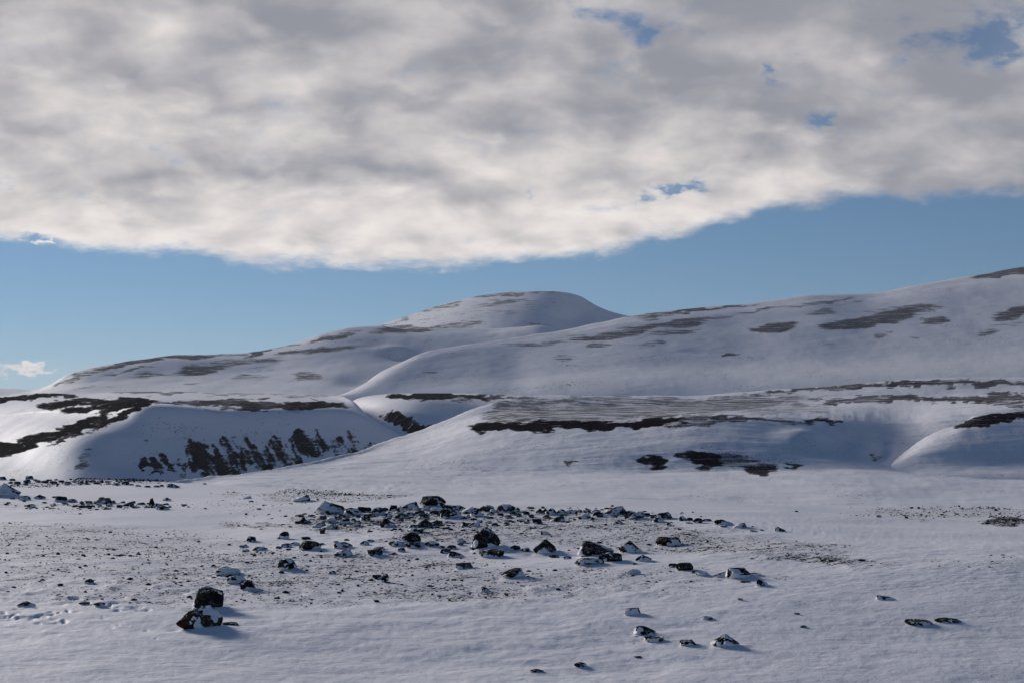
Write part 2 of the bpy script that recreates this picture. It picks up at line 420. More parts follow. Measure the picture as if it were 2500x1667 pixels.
LHc = [(-900, 1000), (-100, 975), (20, 965), (40, 961), (80, 952), (122, 938), (170, 911), (234, 895), (319, 881), (425, 869), (520, 866), (600, 862), (660, 853), (717, 841), (733, 836),
       (797, 813), (860, 800), (925, 797), (990, 806), (1080, 803), (1160, 803), (1250, 799), (1300, 795), (1330, 796), (1377, 809), (1440, 835), (1600, 870), (2000, 930), (3400, 985)]
dLH = [(-900, 1700), (100, 1750), (300, 1850), (717, 2150), (925, 2350), (1300, 2400), (3400, 2400)]
LHm = [(x, y + (972 - y) * .5) for x, y in LHc]
hill('left_hill', [(1000, 1290, 8), (968, [(-900, 1450), (100, 1500), (700, 1480), (1200, 1650), (3400, 1650)], 20), (LHm, [(-900, 1560), (100, 1620), (300, 1680), (717, 1820), (925, 1930), (1300, 2050), (3400, 2100)], 26),
                   ([(x, y + 7) for x, y in LHc], [(-900, 1650), (100, 1710), (300, 1800), (717, 2080), (925, 2260), (1300, 2330), (3400, 2330)], 8), (LHc, dLH, 4)]
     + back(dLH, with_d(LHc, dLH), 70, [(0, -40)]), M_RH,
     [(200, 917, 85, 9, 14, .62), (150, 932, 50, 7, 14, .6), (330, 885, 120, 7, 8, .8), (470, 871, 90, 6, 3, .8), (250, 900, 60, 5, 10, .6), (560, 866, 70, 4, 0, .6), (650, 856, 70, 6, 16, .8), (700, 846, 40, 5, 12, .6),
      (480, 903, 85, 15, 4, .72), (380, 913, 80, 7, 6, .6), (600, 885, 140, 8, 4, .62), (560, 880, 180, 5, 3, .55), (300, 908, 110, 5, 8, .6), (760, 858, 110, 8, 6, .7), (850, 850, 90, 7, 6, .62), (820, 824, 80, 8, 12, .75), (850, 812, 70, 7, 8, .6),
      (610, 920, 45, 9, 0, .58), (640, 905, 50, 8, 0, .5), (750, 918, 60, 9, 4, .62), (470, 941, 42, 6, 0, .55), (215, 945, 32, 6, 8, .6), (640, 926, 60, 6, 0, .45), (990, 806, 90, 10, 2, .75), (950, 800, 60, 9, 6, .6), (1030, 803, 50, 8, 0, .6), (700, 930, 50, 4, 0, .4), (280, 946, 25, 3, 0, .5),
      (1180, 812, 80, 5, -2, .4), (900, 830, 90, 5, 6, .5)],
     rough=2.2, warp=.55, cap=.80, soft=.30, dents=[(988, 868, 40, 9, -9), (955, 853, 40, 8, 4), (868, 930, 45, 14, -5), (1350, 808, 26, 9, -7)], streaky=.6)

RHc = [(-900, 1010), (600, 1000), (800, 975), (840, 962), (877, 946), (910, 920), (935, 903), (988, 879), (1042, 857), (1120, 845), (1250, 826), (1377, 808), (1440, 794), (1484, 785), (1532, 773), (1569, 766), (1696, 754),
       (1835, 741), (1994, 722), (2121, 718), (2238, 697), (2382, 674), (2500, 652), (2700, 625), (3400, 600)]
dRH = [(-900, 1250), (840, 1230), (935, 1290), (1042, 1360), (1250, 1480), (1532, 1640), (1835, 1760), (2121, 1840), (2500, 1950), (3400, 2100)]
dRH = [(x, 1165 + (d - 1165) * 1.4) for x, d in dRH]
RS = lambda pts: [(x, 1165 + (d - 1165) * 1.4) for x, d in pts]
def rhy(f, add=0): return [(x, y + (968 - y) * f + add) for x, y in RHc]
hill('right_hill', [(1015, [(-900, 1130), (3400, 1130)], 6), ([(-900, 1005), (840, 985), (1250, 972), (3400, 965)], [(-900, 1165), (840, 1165), (3400, 1180)], 16),
                    (rhy(.62), RS([(-900, 1190), (840, 1185), (1042, 1240), (1250, 1270), (1532, 1330), (1835, 1380), (2121, 1400), (3400, 1480)]), 34),
                    (rhy(.24), RS([(-900, 1215), (840, 1205), (1042, 1300), (1250, 1380), (1532, 1490), (1835, 1570), (2121, 1620), (2500, 1700), (3400, 1820)]), 34),
                    (rhy(.05), RS([(-900, 1235), (840, 1220), (935, 1270), (1042, 1335), (1250, 1450), (1532, 1585), (1835, 1690), (2121, 1760), (2500, 1860), (3400, 2010)]), 12), (RHc, dRH, 4)]
     + back(dRH, with_d(RHc, dRH), 40, [(0, -40)]), M_RH,
     [(1660, 790, 130, 11, 5, .68), (1560, 803, 110, 11, 8, .66), (1480, 822, 110, 10, 6, .66), (1640, 812, 90, 9, 6, .62), (1740, 775, 120, 8, 6, .6), (1850, 760, 150, 6, 7, .55), (2020, 735, 120, 5, 6, .62), (2060, 737, 110, 7, 6, .5), (1950, 742, 60, 6, 6, .5), (1900, 752, 160, 5, 8, .6),
      (1880, 800, 76, 13, 5, .82), (2000, 763, 60, 9, 6, .62), (2080, 793, 90, 16, 5, .8), (2180, 770, 110, 24, 8, .78), (2240, 752, 70, 14, 6, .7), (2280, 783, 40, 11, 4, .68), (2060, 800, 70, 10, 4, .7),
      (2480, 765, 60, 18, 14, .75), (2420, 812, 50, 9, 4, .6), (2380, 770, 30, 5, 2, .5), (2460, 795, 60, 8, 8, .5), (2030, 837, 28, 5, 6, .55), (2160, 822, 22, 7, 6, .6), (2180, 813, 14, 6, 0, .55), (2240, 826, 20, 4, 0, .6),
      (1775, 869, 16, 5, 0, .78), (1370, 876, 30, 9, 6, .55), (1340, 907, 22, 5, 0, .45), (1320, 836, 70, 8, 6, .6), (1260, 840, 50, 6, 5, .5), (1400, 820, 60, 6, 6, .5), (1460, 845, 40, 7, 4, .6), (1590, 841, 45, 8, 6, .6), (1110, 868, 40, 7, 6, .5), (1050, 913, 36, 6, 4, .55), (1120, 920, 22, 3, 0, .4), (1170, 938, 20, 3, 0, .4), (1140, 880, 30, 5, 4, .35),
      (2440, 667, 70, 10, 10, .9), (2520, 655, 60, 10, 10, .9), (2250, 697, 26, 3, 8, .6), (1700, 757, 200, 4, 6, .7), (1600, 775, 60, 7, 8, .6), (2560, 760, 60, 14, 10, .7), (1690, 766, 60, 6, 4, .4)],
     rough=1.5, warp=.55, cap=.80, soft=.30, streaky=.5, dents=[(1700, 862, 40, 6, -.8), (1500, 880, 200, 60, 3), (1260, 905, 60, 60, -2.5)])

# ------------------------------------------------------------------ plateau and bluff at left, bank behind the ravine
C2 = [(-900, 985), (-60, 975), (0, 969), (40, 963), (100, 960), (200, 961), (300, 956), (400, 955), (500, 958), (620, 960), (800, 964), (840, 968), (868, 982), (900, 1017), (940, 1043), (985, 1071), (1040, 1112), (3400, 1262)]
dC2 = [(-900, 900), (350, 900), (780, 860), (868, 640), (985, 600), (3400, 640)]
LIP = [(-900, 1120), (-100, 1035), (0, 1012), (60, 1005), (150, 999), (230, 994), (300, 988), (345, 985), (400, 986), (470, 991), (530, 1001), (600, 999), (700, 996), (800, 992), (840, 992), (868, 998), (900, 1015), (940, 1038), (985, 1066), (1040, 1105), (1100, 1140), (3400, 1250)]
dLIP = [(-900, 800), (0, 690), (150, 615), (260, 545), (345, 508), (470, 515), (600, 530), (840, 560), (985, 575), (3400, 600)]
MID = [(-900, 1150), (-100, 1090), (0, 1078), (100, 1062), (200, 1052), (260, 1050), (300, 1055), (345, 1065), (470, 1070), (700, 1070), (870, 1075), (985, 1110), (3400, 1250)]
dMID = [(-900, 700), (0, 560), (100, 520), (200, 497), (260, 490), (345, 489), (470, 497), (840, 542), (985, 562), (3400, 590)]
FT = [(-900, 1190), (0, 1150), (100, 1138), (170, 1120), (215, 1118), (250, 1140), (300, 1150), (345, 1152), (840, 1160), (985, 1175), (3400, 1280)]
dFT = [(-900, 620), (0, 490), (100, 475), (170, 468), (215, 466), (250, 468), (345, 471), (470, 478), (840, 520), (985, 545), (3400, 580)]
PLT = [(x, y + 12) for x, y in C2 if x <= 800] + [(840, 979), (868, 990), (900, 1016), (940, 1041), (985, 1069), (1040, 1110), (3400, 1260)]
hill('snowy_bluff', [([(-900, 1250), (0, 1215), (3400, 1300)], [(-900, 540), (0, 430), (215, 425), (345, 440), (840, 490), (3400, 560)], 14), (FT, dFT, 44), (MID, dMID, 40),
                     ([(x, y + 5) for x, y in LIP], [(x, d * .990) for x, d in dLIP], 8), (LIP, dLIP, 16),
                     (PLT, [(-900, 840), (0, 800), (345, 700), (780, 690), (868, 600), (985, 588), (3400, 620)], 14), (C2, dC2, 4)]
     + back(dC2, with_d(C2, dC2), 14, [(0, -25)]), M_BLUFF,
     [(70, 967, 100, 8, 4, 1.0), (20, 973, 60, 6, 8, .9), (170, 965, 40, 5, -6, .8), (330, 960, 80, 6, 0, .62), (420, 957, 110, 5, 0, .62), (600, 962, 120, 5, 0, .55), (560, 960, 60, 4, 0, .5), (750, 968, 70, 6, 2, .55),
      (150, 985, 60, 10, 8, .9), (260, 979, 120, 8, 1, .85), (220, 996, 70, 8, 5, 1.0), (320, 986, 70, 7, 8, 1.05), (280, 998, 40, 6, 14, .9), (420, 981, 120, 6, 0, .7), (330, 1000, 40, 8, 24, .9),
      (560, 983, 150, 9, 0, .72), (640, 990, 110, 11, 0, .78), (760, 987, 90, 8, 0, .85), (700, 998, 60, 5, 0, .6), (520, 1000, 50, 5, -6, .5), (820, 990, 30, 5, 0, .7),
      (210, 1035, 65, 15, 26, 1.0), (275, 1025, 55, 9, 24, .9), (130, 1062, 80, 14, 18, .95), (60, 1085, 70, 16, 20, .95), (0, 1100, 70, 16, 20, 1.0), (100, 1075, 60, 8, 24, .9), (160, 1072, 50, 5, 20, .8), (240, 1047, 30, 5, 24, .7), (-80, 1110, 80, 20, 14, 1.),
      (212, 1110, 16, 30, -12, .55), (200, 1135, 22, 12, 10, .62), (205, 1160, 60, 24, 0, .38), (240, 1120, 12, 30, 10, .3), (50, 1062, 10, 4, 20, .4)],
     rough=.55, step=3.6, wx=34., wy=10., streaky=.5, warp=.8)

BK = [(-900, 1040), (760, 1010), (830, 985), (880, 968), (930, 963), (1000, 960), (1100, 960), (1200, 962), (1290, 966), (1500, 980), (3400, 1000)]
BKl = [(-900, 1080), (760, 1050), (840, 1005), (880, 988), (930, 976), (1000, 970), (1060, 970), (1110, 976), (1180, 990), (1290, 1000), (3400, 1020)]
BKm = [(-900, 1100), (760, 1090), (840, 1060), (900, 1010), (950, 1004), (1020, 1002), (1080, 1008), (1180, 1030), (3400, 1080)]
hill('ravine_bank', [(1170, 600, 10), ([(-900, 1140), (900, 1085), (1000, 1062), (1100, 1060), (3400, 1120)], [(-900, 660), (900, 632), (1020, 632), (3400, 640)], 24), (BKm, [(-900, 700), (850, 690), (930, 662), (1020, 655), (1100, 662), (3400, 680)], 16),
                     (BKl, [(-900, 760), (850, 770), (930, 720), (1020, 700), (1120, 712), (3400, 740)], 12), (BK, [(-900, 880), (3400, 860)], 4)] + back(870, with_d(BK, 870), 14, [(0, -25)]), M_BLUFF,
     [(1100, 968, 130, 8, 0, .85), (990, 966, 50, 5, 0, .9), (1190, 966, 110, 6, 0, .7), (1120, 975, 50, 5, -8, .6)],
     rough=.6, step=3.6, wx=34., wy=10., streaky=.5, dents=[(860, 985, 40, 14, -3)])

# ------------------------------------------------------------------ near hill with terraces (centre and right) and the mound in front of it
T = [(-900, 1260), (200, 1215), (330, 1190), (400, 1176), (480, 1169), (560, 1160), (640, 1149), (700, 1138), (800, 1118), (880, 1098), (960, 1072), (1040, 1043), (1090, 1024), (1150, 999), (1200, 984), (1240, 974), (1290, 967),
     (1400, 965), (1650, 966), (1800, 958), (1950, 948), (2060, 940), (2160, 930), (2330, 922), (2500, 921), (3400, 915)]
dT = [(-900, 120), (330, 124), (560, 150), (700, 172), (880, 205), (1040, 245), (1200, 300), (1290, 340), (1500, 370), (2500, 400), (3400, 420)]
TR = [(-900, 1265), (330, 1194), (560, 1165), (700, 1145), (880, 1107), (1040, 1056), (1150, 1018), (1240, 998), (1400, 990), (1650, 992), (1800, 986), (1950, 985), (2100, 975), (2330, 965), (2500, 958), (3400, 945)]
dTR = [(x, d * (1 - .13 * min(1, max(0, (x - 900) / 400)) - .02)) for x, d in dT]
TI = [(-900, 1275), (330, 1200), (560, 1172), (700, 1155), (880, 1122), (1040, 1080), (1150, 1045), (1200, 1033), (1300, 1024), (1400, 1026), (1520, 1026), (1650, 1016), (1740, 1012), (1800, 1012), (1880, 1015), (1960, 1021), (2040, 1024), (2100, 1026), (2160, 1034), (2200, 1036), (2300, 1016), (2400, 1000), (2500, 985), (3400, 960)]
dTI = [(-900, 116), (330, 118), (560, 140), (700, 160), (880, 186), (1040, 204), (1200, 203), (1400, 194), (1650, 190), (1800, 189), (1960, 192), (2120, 208), (2200, 217), (2350, 224), (2500, 228), (3400, 240)]
TF = [(-900, 1280), (330, 1205), (560, 1178), (700, 1166), (880, 1145), (1040, 1120), (1150, 1100), (1300, 1085), (1520, 1082), (1700, 1075), (1800, 1075), (1960, 1085), (2060, 1092), (2130, 1098), (2200, 1104), (2300, 1088), (2500, 1080), (3400, 1060)]
dTF = [(-900, 113), (330, 113), (560, 132), (700, 148), (880, 168), (1040, 180), (1200, 182), (1400, 178), (1520, 176), (1800, 174), (1960, 175), (2130, 180), (2200, 184), (2500, 198), (3400, 210)]
TB = [(-900, 1285), (330, 1210), (560, 1186), (700, 1182), (880, 1176), (1040, 1168), (1300, 1158), (1600, 1155), (1800, 1150), (2000, 1145), (2200, 1152), (2500, 1160), (3400, 1160)]
dTB = [(-900, 108), (330, 107), (560, 120), (700, 130), (1040, 148), (1300, 158), (1800, 162), (3400, 170)]
def near_extra(X, Y, Z, px, py):
    wgt = np.exp(-((py - 1000) / 60.0) ** 2) * (px > 1100)
    Z = Z + 0.10 * fbm(X / 14, Y / 3.2, 71, 4, .55) + 0.05 * fbm(X / 3.0, Y / 1.0, 72, 3, .5)
    return Z
hill('terraced_hill', [([(-900, 1300), (330, 1240), (600, 1226), (900, 1222), (1000, 1240), (3400, 1265)], [(-900, 90), (330, 84), (900, 82), (1000, 96), (3400, 100)], 26), (TB, dTB, 40), (TF, dTF, 34), (TI, dTI, 14),
                       (TR, dTR, 14), (T, dT, 4)] + back(dT, with_d(T, dT), 6, [(0, -22)], .6), M_NEAR,
     [(1300, 1040, 150, 14, 2, .92), (1200, 1045, 50, 12, 4, 1.0), (1450, 1036, 150, 12, 0, .95), (1580, 1032, 100, 9, 3, .95), (1700, 1028, 110, 12, 4, .62), (1800, 1022, 90, 8, -2, .7), (1900, 1026, 110, 7, -4, .6), (2000, 1029, 60, 6, -3, .75),
      (1250, 1003, 80, 30, 10, .60), (1400, 1002, 210, 30, 2, .60), (1600, 1000, 220, 26, 2, .60), (1300, 980, 140, 14, 0, .60), (1780, 985, 220, 20, 2, .60), (1920, 1000, 150, 16, 0, .52), (1500, 975, 240, 9, 0, .56),
      (2000, 945, 190, 7, 6, .68), (2180, 938, 150, 8, 4, .72), (2400, 935, 160, 9, 1, .68), (2120, 973, 190, 9, 2, .62), (2300, 975, 200, 10, 0, .72), (2040, 984, 50, 7, 2, .7), (2450, 968, 120, 9, 0, .7), (2500, 985, 90, 8, 0, .62), (1900, 962, 150, 7, 4, .5), (1700, 972, 200, 7, 1, .35), (2250, 955, 200, 5, 2, .4),
      (1598, 1128, 32, 18, -8, .85), (1720, 1120, 62, 22, -10, .88), (1800, 1125, 90, 16, -8, .62), (1845, 1143, 42, 12, -10, .8), (1925, 1140, 22, 5, -6, .7), (1900, 1120, 70, 12, -8, .4), (1190, 1147, 28, 7, 6, .5), (1395, 1130, 18, 7, 0, .6), (1388, 1179, 8, 3, 0, .6), (1760, 1090, 200, 26, 0, .3), (1900, 1085, 60, 10, -6, .42),
      (2150, 1118, 16, 10, 0, .62), (740, 1199, 120, 8, 2, .42), (760, 1193, 60, 4, 4, .4), (1700, 1172, 60, 3, 2, .35), (1300, 1190, 260, 8, 0, .22)],
     rough=.28, step=3.6, wx=40., wy=11., extra=near_extra, streaky=.4, dents=[(2060, 1080, 70, 26, -.45), (2150, 1100, 26, 22, -.7), (1960, 1070, 60, 20, .8)])

MC = [(-900, 1300), (1900, 1300), (2080, 1190), (2140, 1146), (2180, 1126), (2215, 1098), (2260, 1066), (2310, 1045), (2345, 1035), (2382, 1014), (2430, 1008), (2500, 1003), (2700, 995), (3400, 985)]
dMC = [(-900, 172), (2080, 170), (2180, 177), (2260, 182), (2345, 184), (2500, 188), (3400, 200)]
hill('snowy_mound', [([(-900, 1340), (1900, 1330), (2080, 1270), (2500, 1262), (3400, 1262)], [(-900, 150), (3400, 150)], 14),
                     ([(-900, 1310), (1900, 1306), (2080, 1206), (2180, 1172), (2300, 1160), (2500, 1158), (3400, 1158)], [(-900, 163), (2080, 161), (2260, 161), (3400, 162)], 10),
                     ([(-900, 1308), (1900, 1305), (2080, 1202), (2180, 1160), (2300, 1141), (2500, 1138), (3400, 1138)], [(-900, 165), (2080, 164), (2260, 167), (3400, 168)], 16),
                     ([(-900, 1305), (1900, 1303), (2080, 1196), (2180, 1134), (2260, 1090), (2345, 1078), (2500, 1070), (3400, 1060)], [(-900, 168), (2080, 166.5), (2180, 172), (2260, 174.5), (2345, 174.5), (3400, 180)], 22),
                     ([(x, y + 7) for x, y in MC], [(x, d * .985) for x, d in dMC], 8), (MC, dMC, 4)] + back(dMC, with_d(MC, dMC), 4, [(0, -22)], .5), M_NEAR,
     [(2430, 1022, 70, 13, 12, .85), (2500, 1012, 60, 14, 6, .85), (2370, 1030, 40, 8, 16, .8), (2600, 1010, 80, 14, 4, .8)],
     rough=.22, step=3.6, wx=30., wy=9., extra=near_extra, streaky=.4)

# ------------------------------------------------------------------ rocky outcrops on the bluff face are drawn by attribute on its own steep face
# (added to the bluff's bare ground with downhill streaks)
def outcrops():
    me = bpy.data.objects['snowy_bluff'].data
    n = len(me.vertices)
    co = np.zeros(n * 3, np.float32); me.vertices.foreach_get('co', co); co = co.reshape(-1, 3)
    px, py = project(co[:, 0], co[:, 1], co[:, 2])
    sh = [(372, 1137, 32, 16, -28, 1.0), (410, 1120, 34, 12, -38, .85), (440, 1138, 30, 18, -40, .7), (485, 1105, 46, 26, -52, .95), (510, 1130, 60, 34, -48, 1.0), (560, 1105, 22, 40, 18, .7), (575, 1125, 26, 30, 14, .6), (550, 1140, 60, 26, -20, .8), (600, 1088, 10, 26, 22, .5),
          (618, 1105, 20, 36, 20, .62), (640, 1125, 22, 28, 16, .66), (672, 1100, 26, 36, 18, .72), (690, 1128, 30, 22, 14, .62), (735, 1085, 36, 30, 20, .85), (770, 1090, 34, 34, 24, .72), (720, 1120, 22, 26, 10, .7), (790, 1105, 26, 26, 22, .55), (820, 1085, 22, 26, 20, .7), (845, 1072, 20, 20, 20, .6), (870, 1082, 18, 18, 20, .6), (840, 1100, 34, 16, 20, .75), (880, 1092, 30, 9, 30, .65), (655, 1112, 24, 30, 16, .7), (590, 1112, 20, 34, 16, .75), (347, 1073, 11, 5, -10, .5), (375, 1070, 6, 5, -10, .4), (330, 1130, 10, 26, -30, .3)]
    f = bare_field(px, py, sh, 26., 22., 0.8, 31, .7, 1.1)
    st = fbm((px - py * .55) / 15.0, (py + px * .2) / 40.0, 77, 5, .68)
    f = np.clip(f * (1.12 + 1.0 * st), 0, 0.92)
    a = me.attributes['bare']; v = np.zeros(n, np.float32); a.data.foreach_get('value', v)
    a.data.foreach_set('value', np.maximum(v, f).astype(np.float32))
    me = bpy.data.objects['ravine_bank'].data
    n = len(me.vertices)
    co = np.zeros(n * 3, np.float32); me.vertices.foreach_get('co', co); co = co.reshape(-1, 3)
    px, py = project(co[:, 0], co[:, 1], co[:, 2])
    f = bare_field(px, py, [(985, 1030, 62, 22, -26, 1.0), (1010, 1042, 56, 20, -24, 1.0), (950, 1020, 34, 12, -16, .8), (1045, 1048, 30, 12, 20, .9)], 16., 14., 0.6, 41)
    st = fbm((px + py * .75) / 6.0, (py - px * .2) / 40.0, 78, 4, .6)
    f = np.clip(f * (1.15 + 0.9 * st), 0, 1.2)
    a = me.attributes['bare']; v = np.zeros(n, np.float32); a.data.foreach_get('value', v)
    a.data.foreach_set('value', np.maximum(v, f).astype(np.float32))
outcrops()

# ------------------------------------------------------------------ snowfield in front
BAR = [(-900, 1252), (0, 1252), (400, 1252), (560, 1252), (700, 1246), (850, 1240), (1000, 1234), (1300, 1236), (1450, 1243), (1600, 1258), (1750, 1276), (1900, 1298), (2050, 1320), (2200, 1336), (2500, 1345), (3400, 1350)]
dBAR = [(-900, 67), (0, 67), (400, 66.5), (700, 64.0), (1000, 62.5), (1300, 60), (1600, 53.5), (1900, 46.0), (2200, 40.5), (2500, 38.8), (3400, 38.5)]
EDGE = [(-900, 1168), (0, 1170), (300, 1173), (450, 1180), (700, 1196), (1000, 1213), (1400, 1222), (1900, 1232), (2500, 1241), (3400, 1248)]
dEDGE = [(-900, 99), (0, 98), (450, 94), (700, 90), (1000, 84), (1400, 82), (1900, 80), (2500, 77), (3400, 76)]
PLAIN = [(('z', 0.02), 5.0, 30), (('z', -.02), 21.0, 110), (1450, [(-900, 36.6), (600, 36.4), (1300, 35.0), (1900, 33.6), (2500, 32.8), (3400, 32.5)], 130),
         ([(x, y + 22) for x, y in BAR], [(x, d * .935) for x, d in dBAR], 34), (BAR, dBAR, 60), (EDGE, dEDGE, 6),
         (('z', [(-900, -2.2), (0, -2.2), (350, -2.0), (700, -1.6), (1000, -2.2), (3400, -2.4)]), [(x, d * 1.16) for x, d in dEDGE], 4), (('z', -9.0), [(x, d * 1.6) for x, d in dEDGE], 4), (('z', -30.0), 320, 1)]
ZONES = [(200, 1330, 520, 45, 0, .50), (150, 1400, 420, 60, 0, .42), (600, 1390, 380, 70, 0, .55), (900, 1400, 420, 70, 0, .58), (1250, 1430, 420, 50, 0, .50), (1500, 1425, 360, 45, 0, .45), (500, 1460, 520, 30, 0, .50), (120, 1300, 300, 24, 0, .46),
         (1200, 1275, 520, 34, -1, .62), (1500, 1305, 420, 45, -4, .58), (1850, 1335, 280, 34, -5, .58), (1100, 1310, 260, 22, 0, .66), (860, 1275, 170, 24, 0, .7), (640, 1279, 100, 9, 0, .72), (1950, 1360, 180, 14, -4, .7), (2080, 1370, 130, 12, -3, .62), (1700, 1400, 160, 40, 0, .35), (600, 1240, 200, 20, 0, .25),
         (760, 1208, 200, 10, 3, .52), (640, 1204, 140, 8, 0, .42), (880, 1216, 130, 9, 2, .5), (2330, 1252, 260, 16, 2, .46), (2470, 1272, 70, 12, 0, .95), (2150, 1240, 180, 6, 0, .3), (220, 1238, 260, 18, 0, .34), (200, 1178, 260, 9, 2, .5), (1980, 1476, 60, 8, -2, .5), (2290, 1375, 110, 14, 0, .34), (2450, 1375, 90, 16, 0, .3), (1400, 1600, 60, 10, 0, .1), (1570, 1560, 60, 20, 0, .36), (1850, 1415, 120, 20, -4, .34), (1750, 1450, 120, 14, 0, .28), (330, 1360, 420, 40, 0, .4), (1050, 1460, 260, 16, 0, .5)]
CLEAN = [(780, 1306, 190, 9, -1, .8), (430, 1268, 260, 12, 0, .7), (1660, 1372, 260, 12, -5, .8), (1420, 1350, 60, 7, 0, .6), (1280, 1341, 80, 5, 0, .5), (300, 1200, 300, 8, 0, .7), (60, 1500, 200, 20, 0, .5), (1640, 1228, 600, 9, -1, .4), (2000, 1440, 400, 26, 0, .3)]
def build_snowfield():
    X, Y, Z = loft(PLAIN, 2.8)
    px, py = project(X, Y, Z)
    far = np.clip((Y - 8) / 20, 0.3, 1)
    grit = bare_field(px, py, ZONES, 90., 12., 1.0, 51)
    clean = bare_field(px, py, CLEAN, 90., 10., .8, 61)
    grit = np.clip(grit - clean, 0, 1)
    # wind crust: long low ripples lying across the view, hummocks where grit shows, broken crust at lower left
    big = fbm(X / 9, Y / 5.5, 101, 3, .5)
    rip = fbm(X / .95 + .2 * Y, Y / 0.62, 111, 4, .55)
    rip2 = fbm(X / .26, Y / .19, 121, 3, .5)
    edge = 1 - np.clip((Y - 70) / 14, 0, 1)
    Z = Z + 0.16 * big * edge + (0.034 + .022 * grit) * rip * far * (1 - .85 * np.clip((Y - 36) / 24, 0, 1)) * (1 - .45 * np.clip((px - 1500) / 600, 0, 1)) * (.55 + np.clip(fbm(X / 5, Y / 4, 151, 2) + .45, 0, 1)) + 0.009 * rip2 * far * (1 - .8 * np.clip((Y - 36) / 24, 0, 1))
    humm = np.clip(bare_field(px, py, [(250, 1450, 420, 40, 0, 1.), (1000, 1460, 500, 22, 0, .6), (620, 1400, 120, 20, 0, .7), (1400, 1440, 300, 30, 0, .6), (1950, 1368, 220, 16, -3, .7), (1000, 1300, 300, 30, 0, .5)], 90, 14, 1, 91), 0, 1)
    Z = Z + humm * 0.10 * np.maximum(fbm(X / .62, Y / .5, 131, 3, .5), -.12)
    crust = bare_field(px, py, [(90, 1505, 150, 22, -6, 1.), (260, 1480, 110, 12, -8, .8), (330, 1545, 60, 8, -10, .5)], 60, 14, 1, 95)
    cr = fbm(X / 1.1 + Y * .3, Y / .5, 141, 3, .5)
    Z = Z + crust * 0.10 * (np.clip(np.abs(cr) * 9, 0, 1) - 1)
    return X, Y, Z, grit
SX, SY, SZ, SGRIT = build_snowfield()
m, n = mat('snowfield_snow')
pos = n.new('ShaderNodeNewGeometry').outputs['Position']
g = n.new('ShaderNodeAttribute', attribute_name='bare').outputs['Fac']
d1 = n.noise(n.vm('MULTIPLY', pos, (5.0, 4.0, 4.0)), 1.0, 3.0, 0.65)['Fac']
d2 = n.noise(n.vm('MULTIPLY', pos, (15.0, 12.0, 8.0)), 1.0, 2.0, 0.6)['Fac']
d3 = n.noise(n.vm('MULTIPLY', pos, (.55, .9, .5)), 1.0, 3.0, 0.6)['Fac']
ff = n.add(n.mul(g, 0.36), n.mul(n.sub(d1, 0.5), 0.75), n.mul(n.sub(d2, 0.5), 0.85), n.mul(n.sub(d3, 0.5), 0.55))
f = n.mul(n.smooth(ff, 0.235, 0.36), n.smooth(g, 0.04, 0.2))
bmp = n.add(n.mul(n.noise(n.vm('MULTIPLY', pos, (3.0, 4.2, 3.0)), 1.0, 5.0, 0.62, .3)['Fac'], 1.0), n.mul(n.noise(n.vm('MULTIPLY', pos, (30., 45., 30.)), 1.0, 2.0, .6)['Fac'], .12))
tint = n.noise(n.vm('MULTIPLY', pos, (.5, 1.6, 1.0)), 1.0, 4.0, .6)['Fac']
snowc = n.mix(n.smooth(tint, .3, .7), SNOW, tuple(c * .94 for c in SNOW))
snowc = n.mix(n.mul(n.smooth(g, 0.1, 0.8), .22), snowc, (.30, .29, .30))
finish(n, (.029, .0275, .0275), n.add(bmp, n.mul(f, .25)), 0.03, snowc, n.sub(1.0, f))
me = mesh_from_grid('snowfield', SX, SY, SZ); attr(me, 'bare', SGRIT); me.materials.append(m)
field = bpy.data.objects.new('snowfield', me); COL.objects.link(field); field['kind'] = 'structure'

# ------------------------------------------------------------------ ground lookup
_us = SX[-1] / SY[-1]
def ground_z(x, y):
    uq = x / y
    j = int(np.clip(np.searchsorted(_us, uq), 1, len(_us) - 1)); tt = (uq - _us[j - 1]) / (_us[j] - _us[j - 1])
    a = np.interp(y, SY[:, j - 1], SZ[:, j - 1]); b = np.interp(y, SY[:, j], SZ[:, j])
    return a + (b - a) * tt
def ground_at(px, py):
    """where the line of sight through a photograph point first meets the snowfield"""
    ux, tz = ray(px, py)
    j = int(np.clip(np.searchsorted(_us, ux), 1, len(_us) - 1))
    yy = np.linspace(12, 110, 1600)
    zz = np.interp(yy, SY[:, j], SZ[:, j])
    hit = np.nonzero(CAM_H + yy * tz <= zz)[0]
    y = yy[hit[0]] if len(hit) else 95.0
    return ux * y, y, ground_z(ux * y, y)

